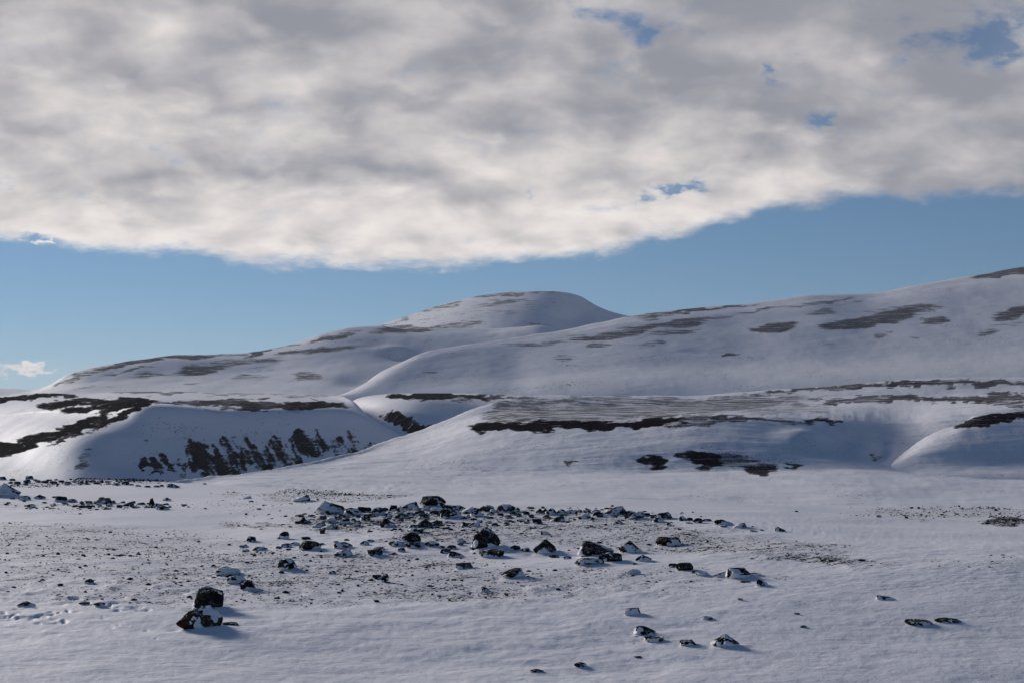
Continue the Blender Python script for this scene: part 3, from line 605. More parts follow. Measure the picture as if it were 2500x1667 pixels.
# ------------------------------------------------------------------ the rocks and where they stand; wind has banked snow in front and in the lee of them
# x, base y, width, height (photograph pixels), shape, snow cover, colour, group | label
ROCKS = """
487 1538 108 53 round l b N|largest front boulder, brownish black with snow patches, lowest at left
508 1491 72 51 block m k N|blocky black boulder with one square snow patch, just behind largest front boulder
561 1528 40 8 slab d k N|low dark sliver of rock touching the right side of the largest front boulder
577 1424 44 18 round s k N|rounded rock with snow on its left half behind the blocky boulder
605 1441 36 24 block m k N|knobbly black rock with snow in its hollow, right of a rounded twin
556 1404 58 20 mound f k N|smooth rock wholly buried under a snow hump with dark left end
218 1424 22 11 round d k N|lone small black rock at far left of the front snow
64 1482 44 14 peak l k N|flat peaked dark rock amid cracked snow crust at lower left
206 1476 26 6 slab d k N|thin dark stone edge showing in cracked crust at lower left
243 1479 28 7 slab d k N|wider dark stone edge showing in cracked crust at lower left
1545 1501 38 17 block s k N|blocky rock plastered with snow, alone below the gritty ground at centre right
1575 1551 52 22 wl m k N|dark wedge rock with snowy right slope, uppermost of the lower right trio
1597 1568 48 12 slab m k N|low flat dark rock just below the dark wedge rock
1680 1577 40 13 block s k N|low snow-filled rock left of the dark pyramid at lower right
1771 1582 66 32 peak l k N|dark pyramid boulder with small snow patch at lower right
1417 1629 30 12 round m k N|small half-buried rock in a snow hollow near the bottom edge
1310 1642 36 9 peak d k N|lowest of all rocks, small dark point near the bottom edge
1557 1607 18 4 slab d k N
1727 1513 26 8 round s k N|little snow-capped stone alone above the dark pyramid
1807 1466 13 5 slab d k N
2161 1464 42 10 wl s k R|small dark-tipped snowy wedge on the empty right snow
2242 1528 66 13 slab s k R|long low snow-topped rock in the lower right snow
2314 1521 62 14 round l k R|long low bare dark rock in the lower right, beside a snow-topped one
1961 1533 18 6 mound s k R
1946 1500 13 5 slab m k R
2145 1262 13 5 block m k R
2213 1265 9 5 block d k R
1944 1249 9 3 round d k R
2112 1230 7 3 round d k R
2304 1251 8 3 round d k R
2440 1255 8 3 round d k R
2350 1243 6 3 round d k R
2365 1384 7 3 peak d k R
1186 1343 68 45 round l k M|big round black boulder with snowy crown at the centre
1187 1299 30 12 peak l k M|small dark peaked rock right behind the big round boulder
1169 1343 44 14 round m k M|low snowy rock leaning on the left foot of the big round boulder
1200 1362 60 20 slab m r M|flat snow-topped rock with reddish right end, in front of the big round boulder
1004 1328 46 28 round m k M|squat dome rock with thick snow pad on top, left of centre
1010 1338 40 13 block m k M|low dark rock at the foot of the dome rock with snow pad
968 1333 37 13 mound s k M|snowed-over low rock left of the dome rock with snow pad
990 1309 17 8 wr d k M
1055 1334 35 13 round s k M|rounded rock with broad snow face right of the dome rock
1080 1337 12 5 round d k M
1103 1340 23 9 round d k M
1087 1350 26 10 block d k M|dark flat-topped rock, left half of a joined pair
1113 1360 38 15 wl m k M|dark sloping rock, right half of a joined pair
1127 1325 24 10 peak m k M|small snow-flecked rock up-left of the big round boulder
1124 1331 15 5 slab d k M
980 1346 19 9 round m k M
962 1354 15 6 peak d k M
951 1354 9 3 round d k M
1134 1388 41 14 block d b M|bare brown brick-shaped slab without any snow at centre
1252 1411 56 23 wr m k M|broad angular rock with snowy right shoulder below the centre
1184 1443 18 10 peak d k M|small bare black stone, lowest in the centre
1259 1342 25 11 round m k M
1283 1346 23 10 round m k M
1330 1353 56 35 peak m k M|steep dark rock with snow streaks right of the big round boulder
1353 1361 24 7 round d k M
1384 1364 22 7 round d k M
1456 1357 84 36 wl m k M|long black boulder with snowy sloping back, tall at left
1490 1373 56 23 round l k M|blunt black boulder in front of the long sloping boulder
1438 1379 72 17 mound f k M|flat snow-covered rock with thin dark rim before the long sloping boulder
1462 1326 14 5 peak d k M
1538 1352 54 31 peak m b M|brown pyramid rock with snowy right side
1571 1371 38 17 peak l k M|small dark pyramid rock with one snow spot
1549 1377 11 4 round d k M
1632 1333 61 22 disc m r M|flat oval rock with snow lid like a table on the gritty slope
1644 1385 24 10 round d b M|small brown rock just left of a bigger brown rock
1671 1394 42 20 round d b M|dark brown bare hump of rock with smaller one at its left
1692 1399 12 7 block d k M
1715 1406 30 9 mound f k M
1545 1401 38 11 mound f k M
1762 1409 38 14 wr m k M|low rock at the left end of the right-hand rock group
1802 1414 58 27 round m k M|largest rock of the right-hand group, snow pad on its right
1841 1408 36 8 slab m k M|thin snowy slab right of the right-hand group's largest rock
1820 1422 26 4 slab d k M|narrow dark bar of rock below the right-hand group
1860 1430 28 15 wl l k M|ragged dark slab slanting down at the right end of the right-hand group
613 1322 24 13 block m k M|small dark rock with snow front, left end of the upper row
694 1315 23 17 round l k M|small upright knob of rock with white snow spot
682 1315 14 6 wr d k M
747 1316 23 6 block d k M|flat black brick-like stone in the upper row
595 1337 23 7 round m k M
599 1347 18 7 mound s k M
636 1344 34 10 round m k M|low dark rock with snow stripes near the left end
700 1336 27 10 mound s k M|dome of snow with dark rim left of the broad black boulder
681 1339 16 6 round m k M
721 1331 22 8 round m k M
704 1342 14 3 slab d k M
757 1343 54 22 round d k M|broad black low boulder, barest of the left half
785 1329 15 4 round d k M
784 1347 12 5 peak d k M
820 1324 13 4 round d k M
846 1319 14 5 peak d k M
838 1339 45 16 round m k M|wide rock with large snow patch right of the broad black boulder
837 1357 46 16 wr m k M|saddle-shaped rock, snow at left and black hump at right
890 1330 24 10 round m k M
904 1322 18 6 round l k M
916 1357 38 15 block l k M|dark double rock with snowy stone perched behind it
926 1346 30 11 round m k M
955 1329 14 8 peak d k M
702 1392 46 28 round m k M|egg-shaped boulder with snow hood and black front, left of centre
812 1400 17 7 round d k M|small bare dark stone right of the egg-shaped boulder
921 1412 24 9 slab d k M|flat dark stone lying against a taller round one
940 1421 18 21 round l k M|upright rounded stone with white spot beside a flat dark stone
874 1431 8 5 round d k M
318 1358 9 4 round d k M
484 1323 9 4 round d k M
207 1382 8 4 round d k M
195 1386 8 4 round d k M
12 1213 74 32 peak m k L|large peaked boulder cut by the left picture edge
60 1220 29 10 round m k L|low snowy rock right of the large peaked boulder
97 1218 29 11 peak d k L|dark triangular rock, third from the left edge
149 1224 29 13 block d k L|black box-shaped rock in the left cluster
132 1215 10 4 slab d k L
176 1225 23 8 round s k L|jagged snowy rock right of the black box-shaped rock
108 1228 11 4 round d k L
132 1234 10 8 peak m k L
76 1238 21 8 round m k L
156 1230 11 4 round d k L
15 1232 12 4 round d k L
20 1228 10 3 round d k L
30 1218 12 4 round d k L
59 1224 9 4 round d k L
200 1230 13 8 peak d k L
218 1230 18 8 round d k L
183 1237 16 5 round d k L
204 1239 28 6 slab d k L
250 1230 44 15 wr l k L|long black slab tilted up to the right in the left cluster
250 1220 19 7 round m k L|snow-topped stone peeking from behind the long tilted slab
267 1236 16 8 round s k L
243 1236 12 5 round s k L
312 1235 30 11 wr m k L|pointed snowy rock between the long slab and the upright stone
291 1239 14 7 round d k L
278 1229 11 7 peak d k L
325 1228 11 4 round d k L
345 1232 19 6 round m k L
371 1238 16 22 tall l k L|upright tooth-shaped stone at the right of the left cluster
386 1236 24 8 mound s k L
397 1244 32 10 round m k L|rounded rock with frosted top, right of the upright stone
408 1222 21 8 peak m k L|little pyramid rock standing apart right of the left cluster
236 1244 11 3 round d k L
261 1243 22 3 slab d k L
357 1239 10 5 round d k L
404 1232 12 3 slab m k L
449 1234 14 4 slab m k L
501 1242 8 3 round d k L
330 1240 16 3 slab d k L
300 1228 12 5 round m k L
322 1236 12 6 peak d k L
226 1236 12 4 round m k L
603 1217 22 6 wr m k L
613 1225 12 4 round d k L
632 1243 12 3 slab d k L
5 1171 20 8 block d k F|dark blocky rock at the left end of the far bar
72 1170 19 9 block m k F|tallest rock of the far bar, pale block near its left end
66 1179 18 9 round d k F
42 1182 16 7 round d k F
93 1177 14 6 round m k F
110 1178 18 6 round m k F
130 1180 18 6 round d k F
63 1184 12 5 round m k F
150 1176 14 5 round m k F
165 1181 16 6 round m k F
182 1176 14 6 peak m k F
196 1181 18 7 wr m k F
212 1182 14 7 peak d k F
226 1176 16 5 round d k F
236 1181 18 5 round d k F
248 1177 10 4 round d k F
262 1178 12 5 round d k F
283 1184 20 6 round s k F
306 1183 18 9 round d k F|dark rounded rock near the right of the far bar
320 1184 12 4 round d k F
338 1187 14 5 wl m k F
360 1189 14 4 round d k F
382 1189 14 5 round d k F
395 1187 10 5 round m k F
422 1190 33 10 wl m k F|longest rock at the right end of the far bar
164 1184 12 2 slab d k F
120 1173 14 4 round m k F
30 1173 14 5 round d k F
137 1172 10 4 peak d k F
26 1180 12 5 round d k F
86 1173 10 4 round d k F
500 1176 10 3 round m k F
736 1224 44 15 wr f k B|snow-faced slab rock standing alone behind the left end of the bar
776 1221 8 5 peak d k B
810 1253 72 28 wl s k B|large boulder with one broad snow face at the left end of the bar
799 1256 15 10 round m k B|small rock tucked under the large snow-faced boulder
859 1256 36 17 round m k B|dark rock with snow stripe right of the large snow-faced boulder
884 1250 26 13 block d k B|square black rock in the back row near the bar's left end
899 1248 16 11 round m k B
924 1256 32 17 round m k B|dark rock with a white leaf-shaped snow patch
939 1246 18 8 round l k B
960 1247 20 14 block d k B
976 1254 22 18 peak s k B|steep snowy peak left of the tall block
1001 1243 42 19 wr m k B|broad snow-patched boulder just left of the tall block
1057 1236 62 25 round l k B|tall black block standing highest on the bar's crest
1079 1237 20 14 wl s k B|snowy flank stone leaning on the tall block's right end
1042 1246 23 12 round s k B
1016 1245 18 6 slab f k B
1068 1248 32 9 slab f k B|flat snow slab below the tall block
1097 1265 50 23 round m k B|big rounded rock with snow on its right, before the tall block
1092 1246 26 14 mound s k B
1115 1242 22 9 round s k B
1131 1246 22 12 wl d k B
1142 1253 32 16 wr f k B|tilted smooth snow slab right of the big rounded rock
1163 1261 27 19 block m k B|jagged square rock right of the tilted snow slab
1188 1250 38 17 round m r B|rust-tinged black rock with snowy left side
1200 1255 13 7 peak d k B
1204 1251 16 9 mound f k B
1236 1250 44 19 round m k B|wide hump of rock with snowy top near the bar's middle
1264 1247 12 9 peak d k B
1253 1257 20 9 peak d k B
1266 1261 16 8 round d k B
1222 1258 16 7 round m k B
742 1278 28 14 peak d k B|dark paired-point rock at the lower left of the bar
785 1268 27 10 wr d k B
808 1275 27 11 mound f k B|snow-coated stone in the bar's left part
779 1287 36 14 wr m k B|long rock with snow hollow at the bar's lower left
787 1302 14 9 block d k B
801 1292 32 13 wr f k B|leaning snow-covered slab at the bar's lower left
843 1277 25 12 block m k B
826 1267 19 6 round d k B
863 1271 14 7 peak d k B
874 1263 14 6 round d k B
892 1271 24 11 round m k B
943 1287 33 22 peak d k B|black double-peaked rock below the bar's left half
974 1264 23 12 wr d k B
978 1274 16 8 round d k B
871 1285 22 8 mound f k B
917 1280 17 8 round s k B
762 1260 15 5 peak d k B
734 1261 17 5 slab m k B
724 1278 10 6 round d k B
820 1288 12 5 round d k B
1037 1266 25 12 round d k B|dark rough stone behind the black cone-shaped boulder
1036 1288 42 21 peak d k B|black cone-shaped boulder in front of the tall block
1012 1291 30 11 round m k B|dark rock with a round snow dot left of the cone-shaped boulder
1014 1301 38 11 slab s k B|flat snowy rock below the one with a round snow dot
1069 1278 23 8 round d k B
1067 1285 21 8 round d k B
1093 1290 14 5 round d k B
1095 1277 18 6 mound s k B
1040 1302 15 4 round d k B
1010 1273 13 5 peak d k B
1158 1285 28 12 wr s k B|snowy wedge stone with dark left tip in the bar's front
1137 1284 20 10 wl d k B
1170 1276 15 7 round s k B
1192 1276 17 7 wr m k B
1210 1284 20 8 peak d k B
1195 1265 19 4 slab d k B
1240 1263 18 6 round m k B
1237 1280 14 6 round m k B
1252 1275 9 4 round d k B
1157 1296 12 3 slab d k B
1025 1255 26 9 round d k B
1060 1255 24 9 round d k B
1003 1258 22 8 round m k B
990 1262 18 7 round m k B
950 1262 16 6 round s k B
905 1260 22 7 slab m k B
842 1262 20 6 slab m k B
1296 1241 18 5 round m k B
1318 1254 20 13 peak d k B
1331 1251 15 10 peak d k B
1346 1257 28 17 round m k B|stacked-looking dark rock right of the bar's middle
1371 1256 24 13 round m k B
1387 1253 20 10 wr s k B
1401 1254 18 10 round s k B
1415 1250 14 6 round m k B
1436 1252 22 9 mound s k B
1428 1266 28 14 wr s k B|snow-fronted square rock before the bar's right crest
1455 1252 22 9 mound s k B
1461 1263 28 14 round d k B
1476 1257 14 7 mound f k B
1499 1259 60 23 wr m k B|wide rock with snowy saddle and tall right peak on the bar's right
1519 1260 26 14 peak d k B
1541 1258 30 12 mound s k B
1548 1268 46 17 mound s k B|broad snow-covered rock with dark left end right of the saddle rock
1362 1273 34 15 wr l k B|black oblong rock lying in front of the bar right of its middle
1312 1278 23 12 round m k B|dark rock holding a cup of snow, front of the bar
1272 1273 20 7 mound f k B
1285 1277 16 6 mound s k B
1297 1263 15 8 round d k B
1284 1256 18 8 round d k B
1333 1265 15 7 round d k B
1418 1267 16 8 round d k B
1447 1268 13 7 peak d k B
1500 1263 15 6 round d k B
1508 1279 26 10 peak m k B|little snow-skirted rock in front of the saddle rock
1330 1305 22 10 wl s k B
1300 1290 22 3 slab d k B
1567 1260 21 12 round m k B
1581 1260 13 8 round d k B
1594 1264 21 8 round d k B
1621 1267 40 16 round m k B|rock with black crest and snowy front on the bar's falling right end
1608 1276 29 14 peak m k B|snow-split dark rock below the one with black crest
1632 1282 12 8 peak d k B
1666 1271 21 13 peak m k B|pointed rock starting the row at the bar's right tail
1684 1270 15 7 round d k B
1704 1276 25 12 round m k B
1726 1272 23 6 round l k B
1682 1278 17 4 mound m k B
1760 1282 33 14 round m k B|largest rock of the bar's right tail
1766 1286 18 5 slab s k B
1781 1281 18 9 wl m k B
1807 1288 32 13 wr m k B|sloping snow-topped rock near the end of the bar's right tail
1837 1286 7 3 round d k B
1840 1298 18 5 wl s k B
1860 1295 11 4 wl s k B
1904 1297 26 11 wl s k B|last rock of the bar's right tail, snowy with dark tip
"""

ROWS = []
for line in (q_ for q_ in ROCKS.strip().split('\n') if q_.strip()):
    spec, _, label = line.partition('|')
    a_ = spec.split()
    ROWS.append([float(v) for v in a_[:4]] + a_[4:] + [label])
FOOT = [ground_at(q_[0], q_[1]) for q_ in ROWS]
for (px, by, wp, hp, *_), (x, y, z) in zip(ROWS, FOOT):
    if wp < 26: continue
    w_, h_ = wp * y / F, hp * y / F
    c0, c1 = np.searchsorted(_us, [(x - 3 * w_) / y, (x + 3 * w_) / y])
    r0, r1 = np.searchsorted(SY[:, (c0 + c1) // 2], [y - 2 * w_ - .5, y + 2 * w_ + .5])
    gx, gy = SX[r0:r1, c0:c1], SY[r0:r1, c0:c1]
    jig = 1 + .5 * fbm(gx / .4, gy / .4, 171, 2)
    SZ[r0:r1, c0:c1] += (.13 * h_ * np.exp(-((gx - x - .12 * w_) / (.50 * w_)) ** 2 - ((gy - y + .02 * w_) / (.20 * w_)) ** 2)
                         + .12 * h_ * np.exp(-((gx - x - .62 * w_) / (.42 * w_)) ** 2 - ((gy - y - .20 * w_) / (.22 * w_)) ** 2)
                         - .07 * h_ * np.exp(-((gx - x + .62 * w_) / (.18 * w_)) ** 2 - ((gy - y - .1 * w_) / (.30 * w_)) ** 2)) * jig
me = field.data
co_ = np.stack([SX, SY, SZ], -1).astype(np.float32); me.vertices.foreach_set('co', co_.ravel()); me.update()

# ------------------------------------------------------------------ rock material
def rock_material(name, c1, c2, c3):
    m, n = mat(name)
    tcn = n.new('ShaderNodeTexCoord').outputs['Object']
    a = n.noise(tcn, 5.0, 6.0, .65)['Fac']; b = n.noise(tcn, 22.0, 5.0, .7)['Fac']
    oi = n.new('ShaderNodeObjectInfo').outputs['Random']
    c = n.mix(n.smooth(a, .35, .7), c1, c2)
    c = n.mix(n.mul(n.smooth(b, .55, .8), n.smooth(oi, .2, 1.)), c, c3)
    # rime and blown snow caught in the pits of upward faces
    nz = n.sep(n.new('ShaderNodeNewGeometry').outputs['Normal'])[2]
    e = n.noise(tcn, 34.0, 3.0, .6)['Fac']
    rime = n.mul(n.smooth(n.add(e, n.mul(n.sub(a, .5), .8)), .56, .68), n.smooth(nz, .05, .55), .75)
    finish(n, c, n.add(n.mul(a, .7), n.mul(b, .5)), .05, (.66, .665, .69), rime)
    return m
M_ROCK = rock_material('dark_basalt', (.014, .013, .014), (.026, .023, .022), (.055, .045, .036))
M_BROWN = rock_material('brown_basalt', (.022, .015, .012), (.048, .034, .024), (.085, .062, .044))
M_RED = rock_material('reddish_basalt', (.020, .012, .012), (.034, .019, .017), (.055, .036, .03))
m, n = mat('cap_snow')
tcn = n.new('ShaderNodeTexCoord').outputs['Object']
finish(n, None, n.noise(tcn, 14.0, 4.0, .6)['Fac'], .03, (.73, .73, .755))
M_CAP = m

# ------------------------------------------------------------------ rocks
import bmesh
_ico = {}
def ico(sub):
    if sub not in _ico:
        bm = bmesh.new(); bmesh.ops.create_icosphere(bm, subdivisions=sub, radius=1)
        v = np.array([x.co[:] for x in bm.verts]); f = np.array([[a.index for a in q.verts] for q in bm.faces])
        bm.free(); _ico[sub] = (v, f)
    return _ico[sub]
def unit(v): v = np.array(v, float); return v / np.linalg.norm(v)
def rock_points(shape, seed, sub):
    rng = np.random.RandomState(seed)
    p, f = ico(sub); p = p.copy()
    pl = []
    def j(a): return rng.uniform(-a, a)
    if shape == 'block':
        for nx in ((1, 0, 0), (-1, 0, 0), (0, 1, 0), (0, -1, 0)): pl.append((unit((nx[0] + j(.25), nx[1] + j(.25), j(.2) + .1)), .58 + j(.06)))
        pl.append((unit((j(.22), -.12 + j(.15), 1)), .50 + j(.06)))
    elif shape == 'slab':
        pl.append((unit((j(.15), -.10 + j(.1), 1)), .28)); pl.append((unit((j(.2), -1, .1)), .7))
    elif shape == 'peak':
        a0 = rng.uniform(0, 6.28)
        for k in range(5): a = a0 + k * 1.257 + j(.3); pl.append((unit((math.cos(a), math.sin(a), .75 + j(.25))), .46 + j(.06)))
    elif shape == 'wl':                       # tall at left, sloping to the right
        pl.append((unit((.72, -.1 + j(.1), .75)), .30)); pl.append((unit((-1, j(.2), .15)), .62)); pl.append((unit((0, -1, .25)), .62))
    elif shape == 'wr':
        pl.append((unit((-.72, -.1 + j(.1), .75)), .30)); pl.append((unit((1, j(.2), .15)), .62)); pl.append((unit((0, -1, .25)), .62))
    elif shape == 'tall':
        pl.append((unit((.8, 0, .35)), .5)); pl.append((unit((-.9, 0, .2)), .55)); pl.append((unit((0, -1, .2)), .6))
    elif shape == 'disc':
        pl.append((unit((j(.05), -.16, 1)), .50)); pl.append((unit((0, 0, -1)), .5))
    k = {'round': 13, 'disc': 4, 'mound': 6}.get(shape, 7)
    for _ in range(k):
        nn = unit((rng.normal(), rng.normal(), abs(rng.normal()) * .8 + .05))
        pl.append((nn, rng.uniform(.68, .88) if shape in ('round', 'disc') else rng.uniform(.62, .86)))
    p = p * (1 + .10 * noise3(p * 1.4 + seed * .37, seed % 97)[:, None])
    for _ in range(2):
        for nn, dd in pl:
            s = p @ nn - dd
            p = p - np.outer(np.maximum(s, 0), nn) * 0.96
    r = np.linalg.norm(p, axis=1, keepdims=True)
    amp = .05 if shape in ('round', 'mound', 'disc') else .075
    p = p * (1 + amp * noise3(p * 3.1 + seed, seed % 89 + 3)[:, None] + .5 * amp * noise3(p * 8.0 + seed, seed % 83 + 5)[:, None] + .3 * amp * noise3(p * 17.0 + seed, seed % 79 + 1)[:, None])
    lo, hi = p.min(0), p.max(0)
    p = (p - (lo + hi) / 2) / (hi - lo)
    p[:, 2] = p[:, 2] + .5
    return p, f
def vnormals(p, f):
    fn = np.cross(p[f[:, 1]] - p[f[:, 0]], p[f[:, 2]] - p[f[:, 0]])
    n = np.zeros_like(p)
    for k in range(3): np.add.at(n, f[:, k], fn)
    return n / np.maximum(np.linalg.norm(n, axis=1, keepdims=True), 1e-9)
def tri_mesh(name, p, f, material, smooth=True, angle=38):
    me = bpy.data.meshes.new(name); me.from_pydata(p.tolist(), [], f.tolist()); me.update()
    me.polygons.foreach_set('use_smooth', np.ones(len(f), dtype=bool))
    if angle: me.set_sharp_from_angle(angle=math.radians(angle))
    me.materials.append(material)
    return me
# how much snow lies on the stone: bias of the snow mask
COVER = {'d': -.76, 'l': -.52, 'm': -.36, 's': -.24, 'f': -.01}
def make_rock(name, shape, seed, w_, d_, h_, cover, sub, material, snow_dir=(.10, -.72, .66)):
    p, f = rock_points(shape, seed, sub)
    bury = .16
    p = p * np.array([w_, d_, h_ * (1 + bury)]); p[:, 2] -= h_ * bury
    me = tri_mesh(name, p, f, material)
    nrm = vnormals(p, f)
    # softened normals for the snow cover
    size = (w_ * h_) ** .5
    k = noise3(p / size * 2.2 + seed * 1.7, seed % 71 + 11) * .70 + noise3(p / size * 6.0 + seed, seed % 67 + 2) * .34 + noise3(p / size * 14.0 + seed, seed % 61 + 2) * .16
    mk = nrm @ unit(snow_dir) - .58 + COVER[cover] + k
    mf = (.30 - p[:, 2] / h_) * 1.0 + k * 1.2 - (.10 if cover in 'dl' else 0.0) - .55 * (nrm[:, 1] > .2)
    t_ = size * .055
    def shell(nm, mask):
        keep = (mask[f] > -.35).any(1)
        if keep.sum() < 9 or mask.max() < .05: return []
        pc = p + nrm * (t_ * np.clip(mask * 2.6, -1.2, 1.0))[:, None]
        ff_ = f[keep]
        lab = np.arange(len(p))
        while True:                                   # label connected pieces
            mn = lab[ff_].min(1); new = lab.copy()
            for c in range(3): np.minimum.at(new, ff_[:, c], mn)
            if (new == lab).all(): break
            lab = new
        out = []
        for c in np.unique(lab[ff_[:, 0]]):
            fc = ff_[lab[ff_[:, 0]] == c]
            if len(fc) < 12 or mask[fc].max() < .05: continue
            used = np.unique(fc); remap = np.full(len(p), -1); remap[used] = np.arange(len(used))
            out.append((nm, tri_mesh(nm, pc[used], remap[fc], M_CAP, True, 0)))
        return out
    # snow lodged on the stone, and a drift at its foot on the side facing the viewer
    return me, shell('snow_cap', mk) + shell('snow_drift', mf)
def place(name, me, cap, px, base, depth, label, cat, group, rz=0.0, scale=None, sink=0.0):
    x, y, z = base
    y2 = y + depth * .42; x2 = x * y2 / y
    o = bpy.data.objects.new(name, me); COL.objects.link(o)
    gz = z + .01
    o.location = (x2, y2, gz - sink); o.rotation_euler = (0, 0, rz - math.atan2(x, y))
    if scale is not None: o.scale = scale
    o['label'] = label; o['category'] = cat; o['group'] = group
    for nm, pm in cap:
        if pm is not None:
            c = bpy.data.objects.new(nm, pm); COL.objects.link(c); c.parent = o
    return o

G_NEAR, G_MID, G_BAR, G_LEFT, G_FAR, G_EDGE = ('boulders in the open snow in front', 'rocks scattered across the middle of the snowfield', 'rocks piled along the long stone bar', 'rocks in the cluster at the left', 'rocks of the far bar at the left', 'small stones on the bare right')
GROUPS = {'N': G_NEAR, 'M': G_MID, 'B': G_BAR, 'L': G_LEFT, 'F': G_FAR, 'R': G_EDGE}
# short names of rocks that are easy to find, to say where the small ones lie
LAND = {(487, 1538): 'the largest front boulder', (508, 1491): 'the blocky front boulder', (1771, 1582): 'the dark pyramid boulder', (1545, 1501): 'the lone snow-plastered rock', (2242, 1528): 'the lower right snow-topped rock',
        (1186, 1343): 'the big round boulder', (1004, 1328): 'the dome rock with snow pad', (1252, 1411): 'the broad angular rock', (1330, 1353): 'the steep streaked rock', (1456, 1357): 'the long sloping boulder', (1538, 1352): 'the brown pyramid rock',
        (1632, 1333): 'the oval table rock', (1671, 1394): 'the brown bare hump', (1802, 1414): 'the right-hand rock group', (613, 1322): 'the row-end rock', (694, 1315): 'the upright knob', (757, 1343): 'the broad black boulder', (838, 1339): 'the wide snow-patched rock',
        (916, 1357): 'the dark double rock', (702, 1392): 'the egg-shaped boulder', (1113, 1360): 'the joined pair', (12, 1213): 'the edge-cut peaked boulder', (149, 1224): 'the black box-shaped rock', (250, 1230): 'the long tilted slab', (312, 1235): 'the pointed snowy rock', (371, 1238): 'the upright tooth stone', (408, 1222): 'the little pyramid rock',
        (72, 1170): "the far bar's tallest rock", (306, 1183): "the far bar's dark rounded rock", (422, 1190): "the far bar's longest rock", (5, 1171): "the far bar's left end rock", (736, 1224): 'the slab behind the bar', (810, 1253): 'the large snow-faced boulder', (884, 1250): 'the square black rock',
        (976, 1254): 'the steep snowy peak', (1057, 1236): 'the tall block', (1097, 1265): 'the big rounded bar rock', (1142, 1253): 'the tilted snow slab', (1188, 1250): 'the rust-tinged rock', (1236, 1250): 'the wide snowy hump', (779, 1287): 'the rock with snow hollow', (943, 1287): 'the double-peaked rock', (1036, 1288): 'the cone-shaped boulder',
        (1158, 1285): 'the snowy wedge stone', (1346, 1257): 'the stacked-looking rock', (1362, 1273): 'the black oblong rock', (1428, 1266): 'the snow-fronted square rock', (1499, 1259): 'the saddle rock', (1548, 1268): 'the broad snow-covered rock', (1621, 1267): 'the black-crested rock', (1666, 1271): "the tail's first pointed rock", (1760, 1282): "the tail's largest rock", (1904, 1297): "the tail's last rock"}
ADJ = {'d': 'bare dark', 'l': 'dark', 'm': 'snow-flecked', 's': 'snow-dusted', 'f': 'snow-coated'}
NOUN = {'slab': 'flat stone', 'peak': 'pointed stone', 'block': 'blocky stone', 'wl': 'wedge stone', 'wr': 'wedge stone', 'mound': 'humped stone', 'round': 'rounded stone', 'tall': 'upright stone', 'disc': 'flat stone'}
def auto_label(px, by, wp, shape, cover):
    best = min(LAND, key=lambda k: math.hypot(k[0] - px, 3 * (k[1] - by)))
    ddx, ddy = px - best[0], 3 * (by - best[1])
    far = math.hypot(ddx, ddy)
    if abs(ddx) >= abs(ddy): where = ('right of ' if ddx > 0 else 'left of ')
    else: where = ('in front of ' if ddy > 0 else 'behind ')
    dist = 'just ' if far < 28 else '' if far < 60 else 'some way '
    size = 'tiny' if wp < 11 else 'small' if wp < 17 else 'mid-sized'
    return f"{size} {ADJ[cover]} {NOUN[shape]} {dist}{where}{LAND[best]}"
MATS = {'k': M_ROCK, 'b': M_BROWN, 'r': M_RED}
def rock_name(shape, wpx):
    if shape in ('slab', 'disc'): return 'flat_rock'
    return 'boulder' if wpx >= 30 else 'stone'
_proto = {}
def build_rocks():
    rng = random.Random(7)
    cnt = 0
    for i, (px, by, wp, hp, shape, cover, colr, grp, label) in enumerate(ROWS):
        x, y, z = FOOT[i]
        k = y / F
        w_, h_ = wp * k, hp * k
        dep = max(w_ * (0.75 if shape != 'slab' else .8), h_ * .8)
        # part of the seen height is the top surface receding from the eye
        graze = CAM_H / y
        h_ = max(h_ - dep * graze * .35, h_ * .6) * 1.06
        name = rock_name(shape, wp)
        if label or wp >= 20:
            sub = 5 if wp >= 60 else 4 if wp >= 30 else 3
            me, cap = make_rock(name, shape, 100 + i * 3, w_ * 1.04, dep, h_, cover, sub, MATS[colr])
            sc = None
        else:
            key = (shape, cover, i % 3)
            if key not in _proto:
                _proto[key] = make_rock(name, shape, 900 + len(_proto) * 5, 1.0, .8, .5, cover, 3, M_ROCK)
            me, cap = _proto[key]; sc = (w_ * 1.05, w_ * 1.05, h_ / .5)
        place(name, me, cap, px, FOOT[i], dep, label or auto_label(px, by, wp, shape, cover), 'rock', GROUPS[grp], 0.0, sc, 0.01)
        cnt += 1
    return cnt
N_ROCKS = build_rocks()

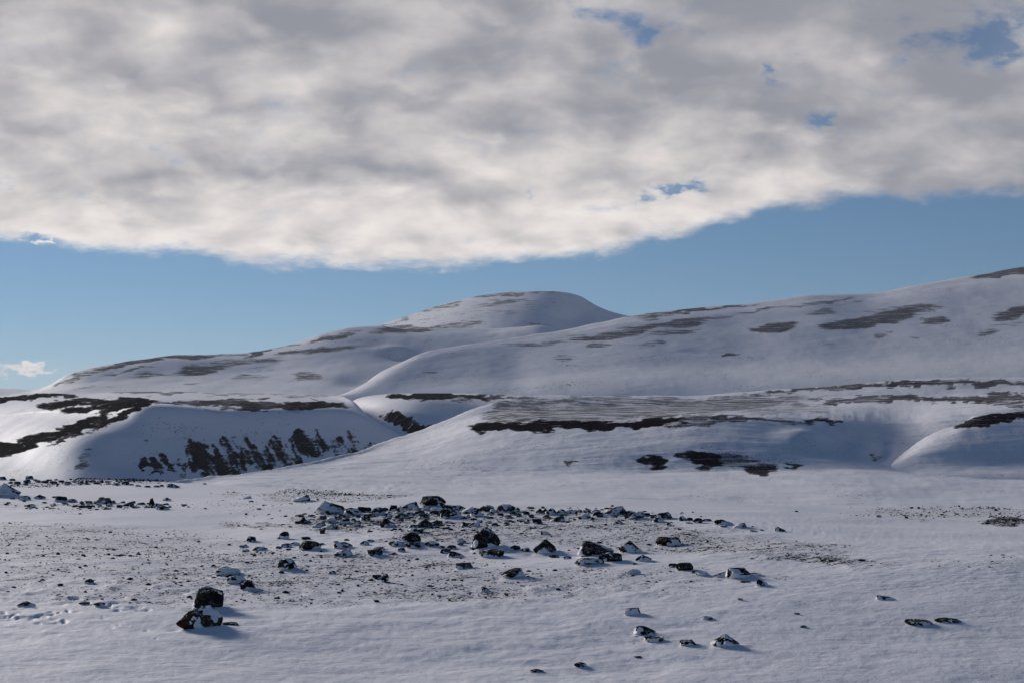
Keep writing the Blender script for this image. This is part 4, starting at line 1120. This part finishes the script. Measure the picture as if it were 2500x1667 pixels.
# ------------------------------------------------------------------ pebbles: thousands of tiny stones sticking out of the snow
def pebbles():
    rng = np.random.RandomState(5)
    V, Fc, nv = [], [], 0
    base, bf = ico(1)
    R, C = SGRIT.shape
    tot = 0
    pxg, pyg = project(SX, SY, SZ)
    dens = np.clip(SGRIT - .12, 0, 1) ** 1.3
    dens[(pxg < -40) | (pxg > 2540) | (pyg > 1700)] = 0
    bar = np.clip(bare_field(pxg, pyg, [(1150, 1258, 520, 16, 0, 1.), (1500, 1258, 160, 14, -4, .8), (860, 1266, 150, 20, 0, 1.), (230, 1236, 190, 10, 0, .7), (200, 1179, 240, 7, 2, 1.), (1000, 1285, 260, 16, 0, .6)], 60, 10, .6, 17), 0, 1)
    for fld, count, lo, hi in ((dens, 9000, .018, .06), (bar, 1700, .05, .17), (dens, 900, .06, .13)):
        wgt = fld[:-1, :-1] * ((SX[:-1, 1:] - SX[:-1, :-1]) * (SY[1:, :-1] - SY[:-1, :-1]))
        wgt = np.clip(wgt, 0, None).ravel(); wgt[SY[:-1, :-1].ravel() > 100] = 0
        idx = rng.choice(len(wgt), count, p=wgt / wgt.sum())
        r_, c_ = np.unravel_index(idx, (R - 1, C - 1))
        for a, b in zip(r_, c_):
            s = lo + (hi - lo) * rng.rand() ** 2.2
            p = base * (1 + .35 * (rng.rand(len(base), 1) - .5)) * s * np.array([rng.uniform(.8, 1.5), rng.uniform(.7, 1.1), rng.uniform(.4, .8)]) * .6
            tt = rng.rand(2)
            p = p + np.array([SX[a, b] + tt[0] * (SX[a, b + 1] - SX[a, b]), SY[a, b] + tt[1] * (SY[a + 1, b] - SY[a, b]), SZ[a, b] + s * .08])
            V.append(p); Fc.append(bf + nv); nv += len(base)
    V = np.concatenate(V).astype(np.float32); Fc = np.concatenate(Fc).astype(np.int32)
    me = bpy.data.meshes.new('pebbles')
    me.vertices.add(len(V)); me.vertices.foreach_set('co', V.ravel())
    me.loops.add(len(Fc) * 3); me.loops.foreach_set('vertex_index', Fc.ravel())
    me.polygons.add(len(Fc)); me.polygons.foreach_set('loop_start', np.arange(0, len(Fc) * 3, 3, dtype=np.int32))
    me.update(calc_edges=True); me.materials.append(M_ROCK)
    o = bpy.data.objects.new('pebbles', me); COL.objects.link(o)
    o['kind'] = 'stuff'; o['label'] = 'tiny dark pebbles and grit sprinkled over the snowfield'; o['category'] = 'pebbles'
pebbles()

# ------------------------------------------------------------------ thin frosty air over the whole valley
def haze():
    me = bpy.data.meshes.new('haze')
    x0, x1, y0, y1, z0, z1 = -14600, 14600, -1900, 14600, -60, 330
    v = [(x, y, z) for z in (z0, z1) for y in (y0, y1) for x in (x0, x1)]
    me.from_pydata(v, [], [(0, 2, 3, 1), (4, 5, 7, 6), (0, 1, 5, 4), (2, 6, 7, 3), (0, 4, 6, 2), (1, 3, 7, 5)]); me.update()
    m, n = mat('thin_haze')
    pv = n.new('ShaderNodeVolumePrincipled')
    pv.inputs['Color'].default_value = (0.86, 0.91, 1.0, 1); pv.inputs['Density'].default_value = HAZE; pv.inputs['Anisotropy'].default_value = 0.2
    o = n.new('ShaderNodeOutputMaterial'); n.t.links.new(pv.outputs[0], o.inputs['Volume'])
    me.materials.append(m)
    ob = bpy.data.objects.new('haze', me); COL.objects.link(ob); ob['kind'] = 'stuff'
    ob['label'] = 'thin pale haze in the air over the valley'; ob['category'] = 'haze'
HAZE = 3.5e-5
haze()
